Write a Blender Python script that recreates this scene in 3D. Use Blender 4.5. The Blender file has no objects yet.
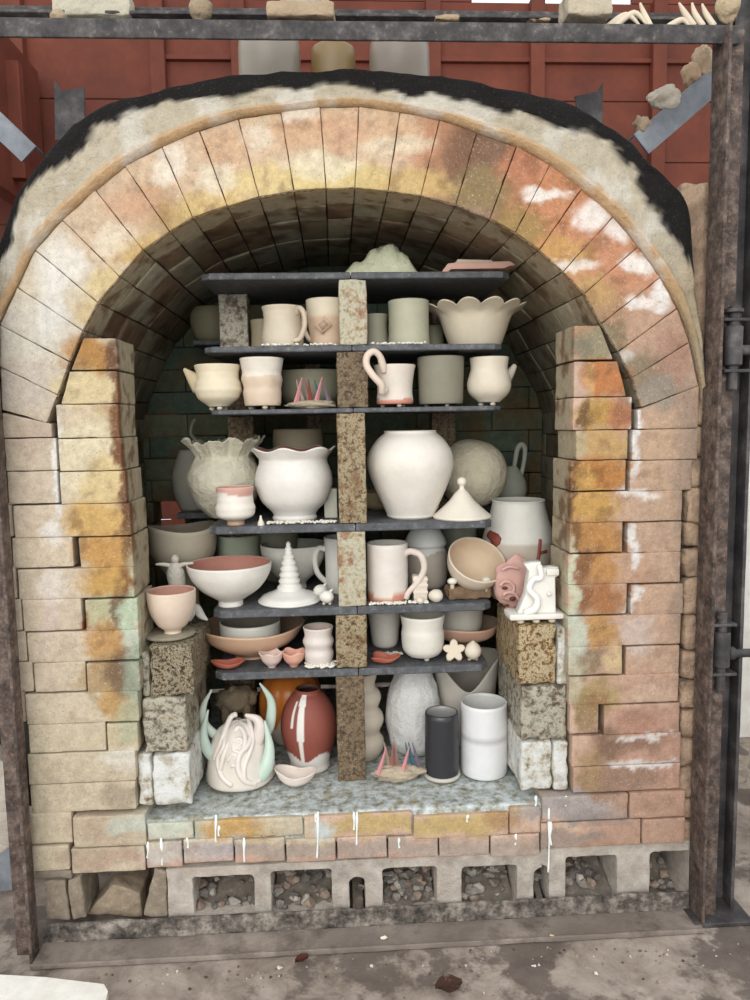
import bpy, bmesh, math, random
from mathutils import Vector, Matrix, noise

# ------------------------------------------------------------------ camera
SC = bpy.context.scene
COL = SC.collection
CAM = Vector((0.0, -1.51, 1.09))
FPX = 740.0
PIT, YAW, ROL = math.radians(6.0), math.radians(3.0), math.radians(-1.0)
_f = Vector((math.sin(YAW)*math.cos(PIT), math.cos(YAW)*math.cos(PIT), -math.sin(PIT)))
_r = Vector((math.cos(YAW), -math.sin(YAW), 0))
_u = _r.cross(_f)
RT = _r*math.cos(ROL) + _u*math.sin(ROL)
UP = -_r*math.sin(ROL) + _u*math.cos(ROL)
cd = bpy.data.cameras.new('camera'); cam = bpy.data.objects.new('camera', cd); COL.objects.link(cam)
m3 = Matrix((RT, UP, -_f)).transposed()
cam.matrix_world = Matrix.Translation(CAM) @ m3.to_4x4()
cd.sensor_fit = 'VERTICAL'; cd.sensor_height = 24.0; cd.lens = FPX/1000*24.0
cd.clip_start = 0.02; cd.clip_end = 200
SC.camera = cam
# ------------------------------------------------------------------ world, lights, exposure
SC.view_settings.view_transform = 'Standard'; SC.view_settings.look = 'None'
SC.view_settings.gamma = 1.0; SC.view_settings.exposure = 0.17
SC.view_settings.use_curve_mapping = False
w = bpy.data.worlds.new('sky'); SC.world = w; w.use_nodes = True
bg = w.node_tree.nodes['Background']
bg.inputs[0].default_value = (0.93, 0.97, 1.0, 1); bg.inputs[1].default_value = 1.2
def area(name, loc, target, sx, sy, power, color):
    l = bpy.data.lights.new(name, 'AREA'); l.shape = 'RECTANGLE'; l.size = sx; l.size_y = sy
    l.energy = power; l.color = color
    o = bpy.data.objects.new(name, l); COL.objects.link(o); o.location = loc
    o.rotation_euler = (Vector(target)-Vector(loc)).to_track_quat('-Z', 'Y').to_euler()
    return o
# daylight through the open side of the shed, behind the photographer
area('open_side_daylight', (-1.0, -4.2, 2.5), (0.05, 0.1, 0.8), 4.0, 2.4, 135, (1.0, 0.985, 0.96))

# ------------------------------------------------------------------ measuring helpers
def P(px, py, Y):
    v = RT*((px-375)/FPX) + UP*((500-py)/FPX) + _f
    t = (Y-CAM.y)/v.y
    return CAM + v*t
def PZ(px, py, z):
    v = RT*((px-375)/FPX) + UP*((500-py)/FPX) + _f
    t = (z-CAM.z)/v.z
    return CAM + v*t
def uv0(x, z, y=0.0):
    d = Vector((x, y, z))-CAM; k = d.dot(_f)
    return 375+FPX*d.dot(RT)/k, 500-FPX*d.dot(UP)/k
def S(Y, z=1.0, x=0.0):
    return (Vector((x, Y, z))-CAM).dot(_f)/FPX
def lin(c):
    out = []
    for v in c[:3]:
        v = v/255.0
        out.append(v/12.92 if v <= 0.04045 else ((v+0.055)/1.055)**2.4)
    return tuple(out)
def mixc(a, b, t):
    t = max(0.0, min(1.0, t))
    return tuple(a[i]*(1-t)+b[i]*t for i in range(3))
def sstep(a, b, x):
    t = max(0.0, min(1.0, (x-a)/(b-a))); return t*t*(3-2*t)
def nz(x, y, z=0.0, s=1.0):
    return noise.noise(Vector((x*s, y*s, z*s)))
def fr(p, s, o=3):
    return noise.fractal(Vector(p)*s, 0.6, 2.0, o)
random.seed(7)
R = random.uniform

# ------------------------------------------------------------------ materials
def new_mat(name):
    m = bpy.data.materials.new(name); m.use_nodes = True
    nt = m.node_tree; nt.nodes.clear()
    out = nt.nodes.new('ShaderNodeOutputMaterial'); b = nt.nodes.new('ShaderNodeBsdfPrincipled')
    nt.links.new(b.outputs[0], out.inputs[0])
    return m, nt, b
def N(nt, t, **k):
    n = nt.nodes.new(t)
    for a, v in k.items(): setattr(n, a, v)
    return n
def noisen(nt, scale, detail=4, rough=0.6, dist=0.0):
    tc = nt.nodes.get('tc') or N(nt, 'ShaderNodeTexCoord', name='tc')
    n = N(nt, 'ShaderNodeTexNoise'); n.inputs['Scale'].default_value = scale
    n.inputs['Detail'].default_value = detail; n.inputs['Roughness'].default_value = rough
    n.inputs['Distortion'].default_value = dist
    nt.links.new(tc.outputs['Object'], n.inputs['Vector'])
    return n
def ramp(nt, src, stops):
    r = N(nt, 'ShaderNodeValToRGB')
    e = r.color_ramp.elements
    while len(e) < len(stops): e.new(0.5)
    for i, (p, c) in enumerate(stops):
        e[i].position = p; e[i].color = (*c, 1)
    nt.links.new(src, r.inputs[0]); return r
def mixn(nt, fac, a, b, mode='MIX'):
    m = N(nt, 'ShaderNodeMix', data_type='RGBA', blend_type=mode)
    for sock, v in ((m.inputs[0], fac), (m.inputs[6], a), (m.inputs[7], b)):
        if isinstance(v, (int, float)): sock.default_value = v
        elif isinstance(v, tuple): sock.default_value = (*v, 1)
        else: nt.links.new(v, sock)
    return m.outputs[2]
def bumpn(nt, b, height, strength=0.3, dist=0.002):
    n = N(nt, 'ShaderNodeBump'); n.inputs['Strength'].default_value = strength
    n.inputs['Distance'].default_value = dist
    nt.links.new(height, n.inputs['Height']); nt.links.new(n.outputs[0], b.inputs['Normal'])
W0, B0 = (0, 0, 0), (1, 1, 1)
def vcol_mat(name, rough=0.75, var=0.12, vscale=14, speck=0.0, speckc=(60, 40, 25), speckscale=260,
             bs=90, bstr=0.3, bdist=0.0015, light=0.0, lightc=(235, 228, 215), lscale=60, spec=0.3, bdet=5, tone=None):
    """stain colours come from the vertex attribute Col, grain, pits and bump are procedural"""
    m, nt, b = new_mat(name)
    a = N(nt, 'ShaderNodeAttribute', attribute_name='Col')
    n1 = noisen(nt, vscale, 6, 0.7)
    r1 = ramp(nt, n1.outputs[0], [(0.3, (1-var*2,)*3), (0.7, (1+0*var,)*3)])
    c = mixn(nt, 1.0, a.outputs[0], r1.outputs[0], 'MULTIPLY')
    if speck > 0:
        n2 = noisen(nt, speckscale, 3, 0.7)
        r2 = ramp(nt, n2.outputs[0], [(0.60, W0), (0.70, (speck,)*3)])
        c = mixn(nt, r2.outputs[0], c, lin(speckc))
    if light > 0:
        n3 = noisen(nt, lscale, 8, 0.75)
        r3 = ramp(nt, n3.outputs[0], [(0.56, W0), (0.70, (light,)*3)])
        c = mixn(nt, r3.outputs[0], c, lin(lightc))
    if tone: c = mixn(nt, 1.0, c, tone, 'MULTIPLY')
    nt.links.new(c, b.inputs['Base Color'])
    b.inputs['Roughness'].default_value = rough
    b.inputs['Specular IOR Level'].default_value = spec
    n4 = noisen(nt, bs, bdet, 0.7)
    bumpn(nt, b, n4.outputs[0], bstr, bdist)
    return m
def ramp_mat(name, stops, scale=20, rough=0.8, detail=8, nrough=0.7, bstr=0.4, bs=60, bdist=0.003, metal=0.0, dist=0.0, spec=0.4,
             second=None):
    m, nt, b = new_mat(name)
    n1 = noisen(nt, scale, detail, nrough, dist)
    r = ramp(nt, n1.outputs[0], [(p, lin(c)) for p, c in stops])
    c = r.outputs[0]
    if second:
        sc2, lo, hi, col, amt = second
        n2 = noisen(nt, sc2, 6, 0.7)
        r2 = ramp(nt, n2.outputs[0], [(lo, W0), (hi, (amt,)*3)])
        c = mixn(nt, r2.outputs[0], c, lin(col))
    nt.links.new(c, b.inputs['Base Color'])
    b.inputs['Roughness'].default_value = rough; b.inputs['Metallic'].default_value = metal
    b.inputs['Specular IOR Level'].default_value = spec
    n4 = noisen(nt, bs, 6, 0.7); bumpn(nt, b, n4.outputs[0], bstr, bdist)
    return m
M = {}
M['brick'] = vcol_mat('fire_brick', 0.8, 0.16, 60, 0.6, (84, 56, 38), 300, 190, 0.8, 0.003, 0.5, (226, 216, 198), 230)
M['vault'] = vcol_mat('vault_brick', 0.85, 0.2, 40, 0.6, (60, 44, 32), 260, 160, 0.8, 0.003, 0.15, (190, 182, 156), 110)
M['coat'] = vcol_mat('insulating_coat', 0.95, 0.12, 45, 0.45, (96, 80, 62), 260, 70, 1.0, 0.009, 0.0)
M['clay'] = vcol_mat('raw_clay', 0.6, 0.06, 26, 0.25, (150, 130, 108), 420, bs=60, bstr=0.28, bdist=0.001, spec=0.35, tone=(0.91, 0.895, 0.87))
M['rough_clay'] = vcol_mat('rough_clay', 0.8, 0.12, 22, 0.3, (120, 108, 90), 200, 42, 1.0, 0.009)
M['glazed'] = vcol_mat('glazed_clay', 0.33, 0.05, 30, 0, bs=60, bstr=0.1, bdist=0.001, spec=0.5, tone=(0.89, 0.88, 0.87))
M['rubble'] = vcol_mat('rubble', 0.9, 0.2, 60, 0.5, (70, 60, 50), 300, 100, 0.6, 0.004, 0.2)
M['shelf'] = ramp_mat('silicon_carbide', [(0.3, (62, 62, 64)), (0.55, (86, 87, 90)), (0.75, (118, 119, 120))], 50, 0.65, bstr=0.5, bs=180,
                      second=(140, 0.60, 0.7, (188, 186, 178), 0.55))
M['post'] = ramp_mat('crusted_post', [(0.34, (58, 38, 24)), (0.44, (114, 92, 64)), (0.53, (164, 152, 122)), (0.60, (132, 108, 72)), (0.68, (92, 56, 30))], 95, 0.55,
                     bstr=0.9, bs=120, bdist=0.005, second=(16, 0.52, 0.64, (104, 64, 34), 0.7))
M['post_pale'] = ramp_mat('pale_crusted_post', [(0.3, (100, 64, 36)), (0.42, (160, 146, 114)), (0.52, (182, 176, 156)), (0.62, (156, 148, 124)), (0.72, (116, 84, 50))], 70, 0.55,
                     bstr=0.8, bs=110, bdist=0.004, second=(20, 0.56, 0.64, (128, 74, 34), 0.75))
M['post_brown'] = ramp_mat('brown_crusted_post', [(0.34, (52, 36, 24)), (0.47, (94, 76, 56)), (0.57, (128, 110, 84)), (0.68, (76, 56, 40))], 110, 0.6,
                     bstr=0.9, bs=140, bdist=0.005, second=(170, 0.58, 0.66, (190, 180, 152), 0.5))
M['crust'] = ramp_mat('glaze_crust', [(0.38, (44, 32, 24)), (0.46, (92, 76, 54)), (0.54, (172, 162, 136)), (0.60, (96, 70, 46)), (0.7, (58, 40, 30))], 150, 0.5,
                      bstr=1.0, bs=150, bdist=0.006, second=(18, 0.54, 0.64, (128, 132, 112), 0.45))
M['crust_green'] = ramp_mat('green_glaze_crust', [(0.36, (64, 48, 36)), (0.45, (128, 118, 100)), (0.54, (172, 168, 152)), (0.62, (150, 134, 106)), (0.72, (92, 64, 44))], 64, 0.5,
                      bstr=0.9, bs=100, bdist=0.004, second=(20, 0.53, 0.61, (66, 44, 32), 0.8))
M['crust_gold'] = ramp_mat('golden_glaze_crust', [(0.36, (70, 46, 26)), (0.46, (138, 106, 60)), (0.54, (190, 178, 146)), (0.62, (122, 84, 42)), (0.7, (74, 48, 28))], 100, 0.5,
                      bstr=1.0, bs=130, bdist=0.005)
M['white_crust'] = ramp_mat('white_crusted_brick', [(0.32, (104, 84, 58)), (0.41, (176, 168, 148)), (0.5, (206, 205, 198)), (0.62, (216, 216, 212)), (0.72, (168, 172, 164))], 34, 0.7,
                      bstr=1.0, bs=90, bdist=0.005, second=(12, 0.58, 0.66, (142, 124, 92), 0.6))
M['rust'] = ramp_mat('rusted_steel', [(0.32, (46, 40, 38)), (0.48, (82, 70, 64)), (0.6, (110, 96, 88)), (0.75, (146, 130, 118))], 40, 0.8, metal=0.15,
                     bstr=0.7, bs=150, second=(130, 0.56, 0.66, (156, 116, 84), 0.6))
M['beam'] = ramp_mat('dark_beam_steel', [(0.32, (44, 42, 42)), (0.5, (70, 66, 65)), (0.62, (92, 88, 86)), (0.75, (124, 116, 108))], 30, 0.75, metal=0.2,
                     bstr=0.6, bs=150, second=(60, 0.58, 0.68, (136, 122, 106), 0.5))
M['flange'] = ramp_mat('dusty_flange', [(0.34, (98, 88, 80)), (0.5, (134, 122, 112)), (0.66, (162, 150, 140))], 12, 0.95, bstr=0.5, bs=120, second=(6, 0.52, 0.6, (92, 82, 74), 0.6))
M['steel'] = ramp_mat('dark_steel', [(0.32, (46, 44, 46)), (0.52, (76, 72, 72)), (0.7, (112, 106, 104))], 14, 0.6, metal=0.35,
                      bstr=0.4, bs=140, second=(90, 0.63, 0.72, (150, 140, 130), 0.4))
M['base_steel'] = ramp_mat('dusty_steel', [(0.36, (52, 48, 44)), (0.48, (98, 90, 82)), (0.6, (146, 136, 126)), (0.75, (186, 176, 166))], 34, 0.9, metal=0.0,
                      bstr=0.8, bs=110, bdist=0.004)
M['grey_steel'] = ramp_mat('grey_painted_steel', [(0.3, (104, 108, 114)), (0.6, (138, 142, 148)), (0.8, (170, 168, 164))], 14, 0.6, metal=0.2, bstr=0.2)
M['red_wood'] = ramp_mat('red_painted_wood', [(0.3, (84, 39, 26)), (0.55, (106, 50, 33)), (0.8, (126, 64, 44))], 5, 0.75, bstr=0.2, bs=40)
M['floor'] = ramp_mat('dusty_concrete', [(0.30, (96, 84, 74)), (0.44, (136, 123, 112)), (0.58, (162, 149, 138)), (0.75, (186, 175, 164))], 9, 0.9,
                      bstr=0.5, bs=60, bdist=0.004, second=(3.6, 0.52, 0.57, (84, 74, 68), 0.75), dist=0.4)
M['hearth'] = ramp_mat('glaze_run_hearth', [(0.34, (112, 96, 72)), (0.43, (150, 150, 138)), (0.52, (178, 184, 182)), (0.62, (206, 210, 208)), (0.74, (140, 152, 156))], 46, 0.5,
                      bstr=0.8, bs=90, bdist=0.004, second=(20, 0.56, 0.66, (176, 150, 104), 0.5))
M['block'] = ramp_mat('cinder_block', [(0.3, (142, 132, 122)), (0.5, (176, 166, 154)), (0.7, (202, 193, 182))], 20, 0.95, bstr=0.9, bs=170, bdist=0.004,
                      second=(9, 0.52, 0.66, (176, 150, 134), 0.4))
M['plaster'] = ramp_mat('pale_board', [(0.3, (206, 200, 190)), (0.6, (228, 224, 216)), (0.8, (236, 232, 226))], 12, 0.8, bstr=0.3)
M['dark'] = ramp_mat('dark_fill', [(0.3, (46, 42, 38)), (0.7, (70, 64, 56))], 20, 0.95)
M['drip'] = ramp_mat('white_glaze_run', [(0.3, (214, 218, 216)), (0.7, (236, 238, 236))], 40, 0.35, bstr=0.2)
M['horn'] = None
g, nt, b = new_mat('cloudy_glass'); b.inputs['Base Color'].default_value = (0.62, 0.62, 0.58, 1); b.inputs['Roughness'].default_value = 0.3
b.inputs['Transmission Weight'].default_value = 0.35; M['glass'] = g

# ------------------------------------------------------------------ mesh builder
class MB:
    def __init__(s): s.v = []; s.f = []; s.c = []; s.m = []; s.any = False
    def add(s, verts, faces, col=None, mi=0):
        o = len(s.v); s.v += [tuple(v) for v in verts]
        if col is None: col = (0.6, 0.6, 0.6)
        if isinstance(col, list): s.c += col
        else: s.c += [col]*len(verts)
        s.f += [tuple(i+o for i in f) for f in faces]; s.m += [mi]*len(faces)
    def build(s, name, mats, parent=None, smooth=True, loc=None, autos=None):
        me = bpy.data.meshes.new(name); me.from_pydata(s.v, [], s.f)
        if not isinstance(mats, (list, tuple)): mats = [mats]
        for m in mats: me.materials.append(m)
        a = me.color_attributes.new('Col', 'FLOAT_COLOR', 'POINT')
        flat = []
        for c in s.c: flat += [c[0], c[1], c[2], 1.0]
        a.data.foreach_set('color', flat)
        me.polygons.foreach_set('material_index', s.m)
        me.polygons.foreach_set('use_smooth', [smooth]*len(s.f))
        me.update()
        bm = bmesh.new(); bm.from_mesh(me); bmesh.ops.recalc_face_normals(bm, faces=bm.faces); bm.to_mesh(me); bm.free()
        if smooth and autos: me.set_sharp_from_angle(angle=math.radians(autos))
        o = bpy.data.objects.new(name, me); COL.objects.link(o)
        if parent: o.parent = parent
        if loc is not None: o.location = loc
        return o
def tag(o, label=None, cat=None, group=None, kind=None):
    if label: o['label'] = label
    if cat: o['category'] = cat
    if group: o['group'] = group
    if kind: o['kind'] = kind
    return o
def thing(name, label, cat, loc=(0, 0, 0), group=None, rz=0.0):
    o = bpy.data.objects.new(name, None); COL.objects.link(o); o.empty_display_size = 0.02
    o.location = loc; o.rotation_euler = (0, 0, rz)
    return tag(o, label, cat, group)

def lattice(L, res, r, maxn=60):
    """axis sample positions for a box edge length L"""
    n = max(1, min(maxn, int(round(max(L-2*r, 1e-5)/res))))
    a = [0.0, r*0.35, r]
    a += [r+(L-2*r)*i/n for i in range(1, n)]
    a += [L-r, L-r*0.35, L]
    return a
def rough_box(mb, c8, r=0.003, res=0.008, amp=0.0012, colf=None, seed=0.0, nscale=18.0, mi=0, chip=0.0):
    """rounded, slightly uneven block. c8: 8 corners, index = ix + 2*iy + 4*iz"""
    c8 = [Vector(c) for c in c8]
    LX = ((c8[1]-c8[0]).length+(c8[5]-c8[4]).length)/2
    LY = ((c8[2]-c8[0]).length+(c8[6]-c8[4]).length)/2
    LZ = ((c8[4]-c8[0]).length+(c8[6]-c8[2]).length)/2
    r = min(r, LX*0.3, LY*0.3, LZ*0.3)
    ax, ay, az = lattice(LX, res, r), lattice(LY, res, r), lattice(LZ, res, r)
    nx, ny, nzz = len(ax), len(ay), len(az)
    idx = {}; V = []; C = []
    def tri(x, y, z):
        x /= LX; y /= LY; z /= LZ
        a = c8[0]*(1-x)+c8[1]*x; b = c8[2]*(1-x)+c8[3]*x
        c = c8[4]*(1-x)+c8[5]*x; d = c8[6]*(1-x)+c8[7]*x
        return (a*(1-y)+b*y)*(1-z)+(c*(1-y)+d*y)*z
    def vid(i, j, k):
        key = (i, j, k)
        if key in idx: return idx[key]
        p = Vector((ax[i], ay[j], az[k]))
        q = Vector((min(max(p.x, r), LX-r), min(max(p.y, r), LY-r), min(max(p.z, r), LZ-r)))
        d = p-q
        rr = r
        wpt = tri(*p)
        if chip:
            cn = noise.noise(wpt*28+Vector((seed, 0, 0)))
            if cn > 0.15: rr = r*(1-chip*min(1, (cn-0.15)*4)) if False else r
        pp = q+d.normalized()*rr if d.length > 1e-9 else p
        wv = tri(*pp)
        ctr = (c8[0]+c8[7])/2
        n = (q-Vector((LX/2, LY/2, LZ/2)))
        dn = d.normalized() if d.length > 1e-9 else Vector((0, 0, 1))
        nv = noise.fractal(wv*nscale+Vector((seed, seed*1.7, 0)), 0.7, 2.0, 3)*amp
        if chip:
            ne = sum(1 for a_, l_, L_ in ((p.x, r, LX), (p.y, r, LY), (p.z, r, LZ)) if a_ < l_*1.5 or a_ > L_-l_*1.5)
            if ne >= 2:
                nv -= max(0.0, noise.noise(wv*40+Vector((seed*3, 0, 0)))-0.05)*chip
        wdir = (tri(*(pp+dn*0.001))-wv)
        if wdir.length > 1e-9: wv = wv+wdir.normalized()*nv
        V.append(wv); C.append(colf(wv) if callable(colf) else (colf or (0.5, 0.5, 0.5)))
        idx[key] = len(V)-1
        return idx[key]
    F = []
    for i in range(nx-1):
        for j in range(ny-1):
            F.append((vid(i, j, 0), vid(i, j+1, 0), vid(i+1, j+1, 0), vid(i+1, j, 0)))
            F.append((vid(i, j, nzz-1), vid(i+1, j, nzz-1), vid(i+1, j+1, nzz-1), vid(i, j+1, nzz-1)))
    for i in range(nx-1):
        for k in range(nzz-1):
            F.append((vid(i, 0, k), vid(i+1, 0, k), vid(i+1, 0, k+1), vid(i, 0, k+1)))
            F.append((vid(i, ny-1, k), vid(i, ny-1, k+1), vid(i+1, ny-1, k+1), vid(i+1, ny-1, k)))
    for j in range(ny-1):
        for k in range(nzz-1):
            F.append((vid(0, j, k), vid(0, j, k+1), vid(0, j+1, k+1), vid(0, j+1, k)))
            F.append((vid(nx-1, j, k), vid(nx-1, j+1, k), vid(nx-1, j+1, k+1), vid(nx-1, j, k+1)))
    mb.add(V, F, C, mi)
def abox(mb, x0, x1, y0, y1, z0, z1, **k):
    rough_box(mb, [(x, y, z) for z in (z0, z1) for y in (y0, y1) for x in (x0, x1)], **k)
def catmull(pts, n=5):
    out = []
    m = len(pts)
    for i in range(m-1):
        p0 = pts[max(i-1, 0)]; p1 = pts[i]; p2 = pts[i+1]; p3 = pts[min(i+2, m-1)]
        for j in range(n):
            t = j/n
            out.append(tuple(0.5*((2*p1[k])+(-p0[k]+p2[k])*t+(2*p0[k]-5*p1[k]+4*p2[k]-p3[k])*t*t+(-p0[k]+3*p1[k]-3*p2[k]+p3[k])*t**3) for k in range(len(p1))))
    out.append(tuple(pts[-1])); return out
def tube(mb, pts, rad, seg=10, flat=1.0, col=None, sm=5, capr=True, mi=0):
    """tube through pts (metres); rad a number or a list; flat squashes it sideways"""
    if not isinstance(rad, (list, tuple)): rad = [rad]*len(pts)
    q = catmull([(*p, r) for p, r in zip(pts, rad)], sm) if len(pts) > 2 and sm > 1 else [(*p, r) for p, r in zip(pts, rad)]
    V = []; F = []; prev = None
    pv = [Vector(a[:3]) for a in q]
    for i, a in enumerate(q):
        t = (pv[min(i+1, len(q)-1)]-pv[max(i-1, 0)]).normalized()
        if prev is None:
            ref = Vector((0, 1, 0)) if abs(t.y) < 0.9 else Vector((1, 0, 0))
            u = (ref-t*ref.dot(t)).normalized()
        else:
            u = (prev-t*prev.dot(t)).normalized()
        prev = u; wv = t.cross(u)
        for s in range(seg):
            an = 2*math.pi*s/seg
            V.append(pv[i]+u*math.cos(an)*a[3]*flat+wv*math.sin(an)*a[3])
    n = len(q)
    for i in range(n-1):
        for s in range(seg):
            F.append((i*seg+s, i*seg+(s+1) % seg, (i+1)*seg+(s+1) % seg, (i+1)*seg+s))
    c0 = len(V); V.append(pv[0]-(pv[1]-pv[0]).normalized()*q[0][3]*0.5); V.append(pv[-1]+(pv[-1]-pv[-2]).normalized()*q[-1][3]*0.5)
    for s in range(seg):
        F.append((c0, (s+1) % seg, s)); F.append((c0+1, (n-1)*seg+s, (n-1)*seg+(s+1) % seg))
    cc = [col(v) for v in V] if callable(col) else col
    mb.add(V, F, cc, mi)
def lathe(mb, prof, s, wall=2.0, seg=56, out=(0.8, 0.8, 0.8), inn=None, mod=None, floor=3.0, amp=0.0, ridge=0.0, rfreq=1.0, n=5, seed=0.0,
          closed=False, cfun=None, arc=None):
    """prof: (radius, height) in photo pixels at that depth, scaled by s to metres"""
    inn = inn or out
    pr = catmull(prof, n)
    H = max(p[1] for p in prof)
    rows = [(0.0, pr[0][1]+0.0, 0)] + [(p[0], p[1], 0) for p in pr]
    if not closed:
        top = pr[-1]
        rows.append((top[0]-wall*0.5, top[1]+wall*0.35, 2))
        rows += [(max(p[0]-wall, 0.5), p[1], 1) for p in reversed(pr) if p[1] > pr[0][1]+floor]
        rows.append((0.0, pr[0][1]+floor*0.9, 1))
    else:
        rows.append((0.0, pr[-1][1], 0))
    V = []; C = []; F = []; start = []
    for (r, h, ins) in rows:
        start.append(len(V))
        if r == 0.0:
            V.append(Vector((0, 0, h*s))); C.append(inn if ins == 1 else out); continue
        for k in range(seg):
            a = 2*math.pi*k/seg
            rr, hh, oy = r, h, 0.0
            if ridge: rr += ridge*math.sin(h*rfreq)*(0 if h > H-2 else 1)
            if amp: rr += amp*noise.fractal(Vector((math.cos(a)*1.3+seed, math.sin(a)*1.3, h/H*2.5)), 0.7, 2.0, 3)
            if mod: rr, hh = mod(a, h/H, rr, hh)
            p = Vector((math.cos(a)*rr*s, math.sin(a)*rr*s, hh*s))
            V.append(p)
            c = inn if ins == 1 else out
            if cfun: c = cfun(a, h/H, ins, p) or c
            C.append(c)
    for i in range(len(rows)-1):
        a, b = start[i], start[i+1]
        ra, rb = rows[i][0], rows[i+1][0]
        for k in range(seg):
            k2 = (k+1) % seg
            if ra == 0.0 and rb == 0.0: continue
            if ra == 0.0: F.append((a, b+k2, b+k))
            elif rb == 0.0: F.append((a+k, a+k2, b))
            else: F.append((a+k, a+k2, b+k2, b+k))
    mb.add(V, F, C)
def blob(mb, c, rx, ry, rz, col=None, seg=14, amp=0.0, fs=1.5, seed=0.0, rot=None, mi=0):
    V = [Vector((0, 0, -1))]; F = []; nr = max(5, seg*2//3)
    for i in range(1, nr):
        th = -math.pi/2+math.pi*i/nr
        for k in range(seg):
            a = 2*math.pi*k/seg
            V.append(Vector((math.cos(th)*math.cos(a), math.cos(th)*math.sin(a), math.sin(th))))
    V.append(Vector((0, 0, 1)))
    out = []
    for v in V:
        d = 1+amp*noise.fractal(v*fs+Vector((seed, seed, seed)), 0.7, 2.0, 2) if amp else 1
        p = Vector((v.x*rx*d, v.y*ry*d, v.z*rz*d))
        if rot: p.rotate(rot)
        out.append(p+Vector(c))
    for k in range(seg):
        k2 = (k+1) % seg
        F.append((0, 1+k2, 1+k)); F.append((len(V)-1, 1+(nr-2)*seg+k, 1+(nr-2)*seg+k2))
        for i in range(nr-2):
            a = 1+i*seg; b = a+seg
            F.append((a+k, a+k2, b+k2, b+k))
    cc = [col(v) for v in out] if callable(col) else col
    mb.add(out, F, cc, mi)
def shard(mb, c, rx, ry, rz, col, seed=0.0, n=12):
    """angular stone"""
    bm = bmesh.new(); rnd = random.Random(seed)
    for i in range(n):
        v = Vector((rnd.gauss(0, 1), rnd.gauss(0, 1), rnd.gauss(0, 1))).normalized()
        bm.verts.new((v.x*rx, v.y*ry, v.z*rz))
    bmesh.ops.convex_hull(bm, input=bm.verts)
    bm.verts.ensure_lookup_table()
    bad = [v for v in bm.verts if not v.link_faces]
    for v in bad: bm.verts.remove(v)
    bm.verts.index_update()
    V = [v.co+Vector(c) for v in bm.verts]; F = [tuple(v.index for v in f.verts) for f in bm.faces]
    bm.free(); mb.add(V, F, col)
def curve_slab(name, outlines, depth, mat, parent=None, bevel=0.001, col=(0.6, 0.6, 0.6), axis='y', res=1):
    """filled outline (first) with holes (rest), in x-z; thickness along y, centred"""
    cu = bpy.data.curves.new(name, 'CURVE'); cu.dimensions = '2D'; cu.fill_mode = 'BOTH'
    cu.extrude = depth/2-bevel; cu.bevel_depth = bevel; cu.bevel_resolution = res
    for pts in outlines:
        sp = cu.splines.new('POLY'); sp.points.add(len(pts)-1)
        for i, (x, z) in enumerate(pts): sp.points[i].co = (x, z, 0, 1)
        sp.use_cyclic_u = True
    o = bpy.data.objects.new('tmp', cu); COL.objects.link(o)
    dg = bpy.context.evaluated_depsgraph_get(); dg.update()
    me = bpy.data.meshes.new_from_object(o.evaluated_get(dg))
    bpy.data.objects.remove(o); bpy.data.curves.remove(cu)
    if axis == 'y': me.transform(Matrix.Rotation(math.pi/2, 4, 'X'))
    me.name = name
    a = me.color_attributes.new('Col', 'FLOAT_COLOR', 'POINT')
    a.data.foreach_set('color', [*(list(col)+[1.0])]*len(me.vertices))
    me.materials.clear(); me.materials.append(mat)
    o2 = bpy.data.objects.new(name, me); COL.objects.link(o2)
    if parent: o2.parent = parent
    return o2
# ================================================================== THE SETTING
mb = MB()
abox(mb, -3.5, 4.5, -3.0, 3.6, -0.08, 0.0, r=0.001, res=0.5, amp=0)
tag(mb.build('floor', M['floor'], smooth=False), kind='structure')
# red boarded wall of the shed behind the kiln, with battens
WY = 1.55
mb = MB()
zt = P(550, 3, WY).z
zz = 0.0; k = 0
while zz < zt:
    h = min(0.235, zt-zz)
    abox(mb, -2.2, 1.95, WY, WY+0.02, zz+0.003, zz+h, r=0.004, res=0.6, amp=0); zz += 0.235
for px in (17, 158, 239, 434, 538, 660):
    x = P(px, 80, WY-0.04).x
    abox(mb, x-0.028, x+0.028, WY-0.04, WY, 0, zt, r=0.003, res=0.5, amp=0)
abox(mb, -2.2, 1.95, WY, WY+0.02, zt+0.031, zt+0.7, r=0.003, res=0.6, amp=0)
for ua, ub in ((108, 472), (632, 760)):
    abox(mb, P(ua, 0, WY).x, P(ub, 0, WY).x, WY, WY+0.02, zt+0.001, zt+0.03, r=0.003, res=0.6, amp=0)
abox(mb, P(160, 60, WY).x, 1.5, WY-0.022, WY-0.001, P(375, 60, WY).z-0.012, P(375, 60, WY).z+0.005, r=0.002, res=0.8, amp=0)
tag(mb.build('wall_back', M['red_wood'], smooth=False), kind='structure')
mb = MB()
abox(mb, P(6, 80, 1.2).x-0.06, P(6, 80, 1.2).x, 0.9, 1.5, P(6, 195, 1.2).z, P(6, 30, 1.2).z, r=0.003, res=0.5, amp=0)
abox(mb, -2.0, P(20, 80, 1.0).x-0.08, 1.20, 1.24, P(6, 178, 1.2).z, P(6, 60, 1.2).z, r=0.003, res=0.5, amp=0)
tag(mb.build('wall_left', M['red_wood'], smooth=False), kind='structure')

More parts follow.
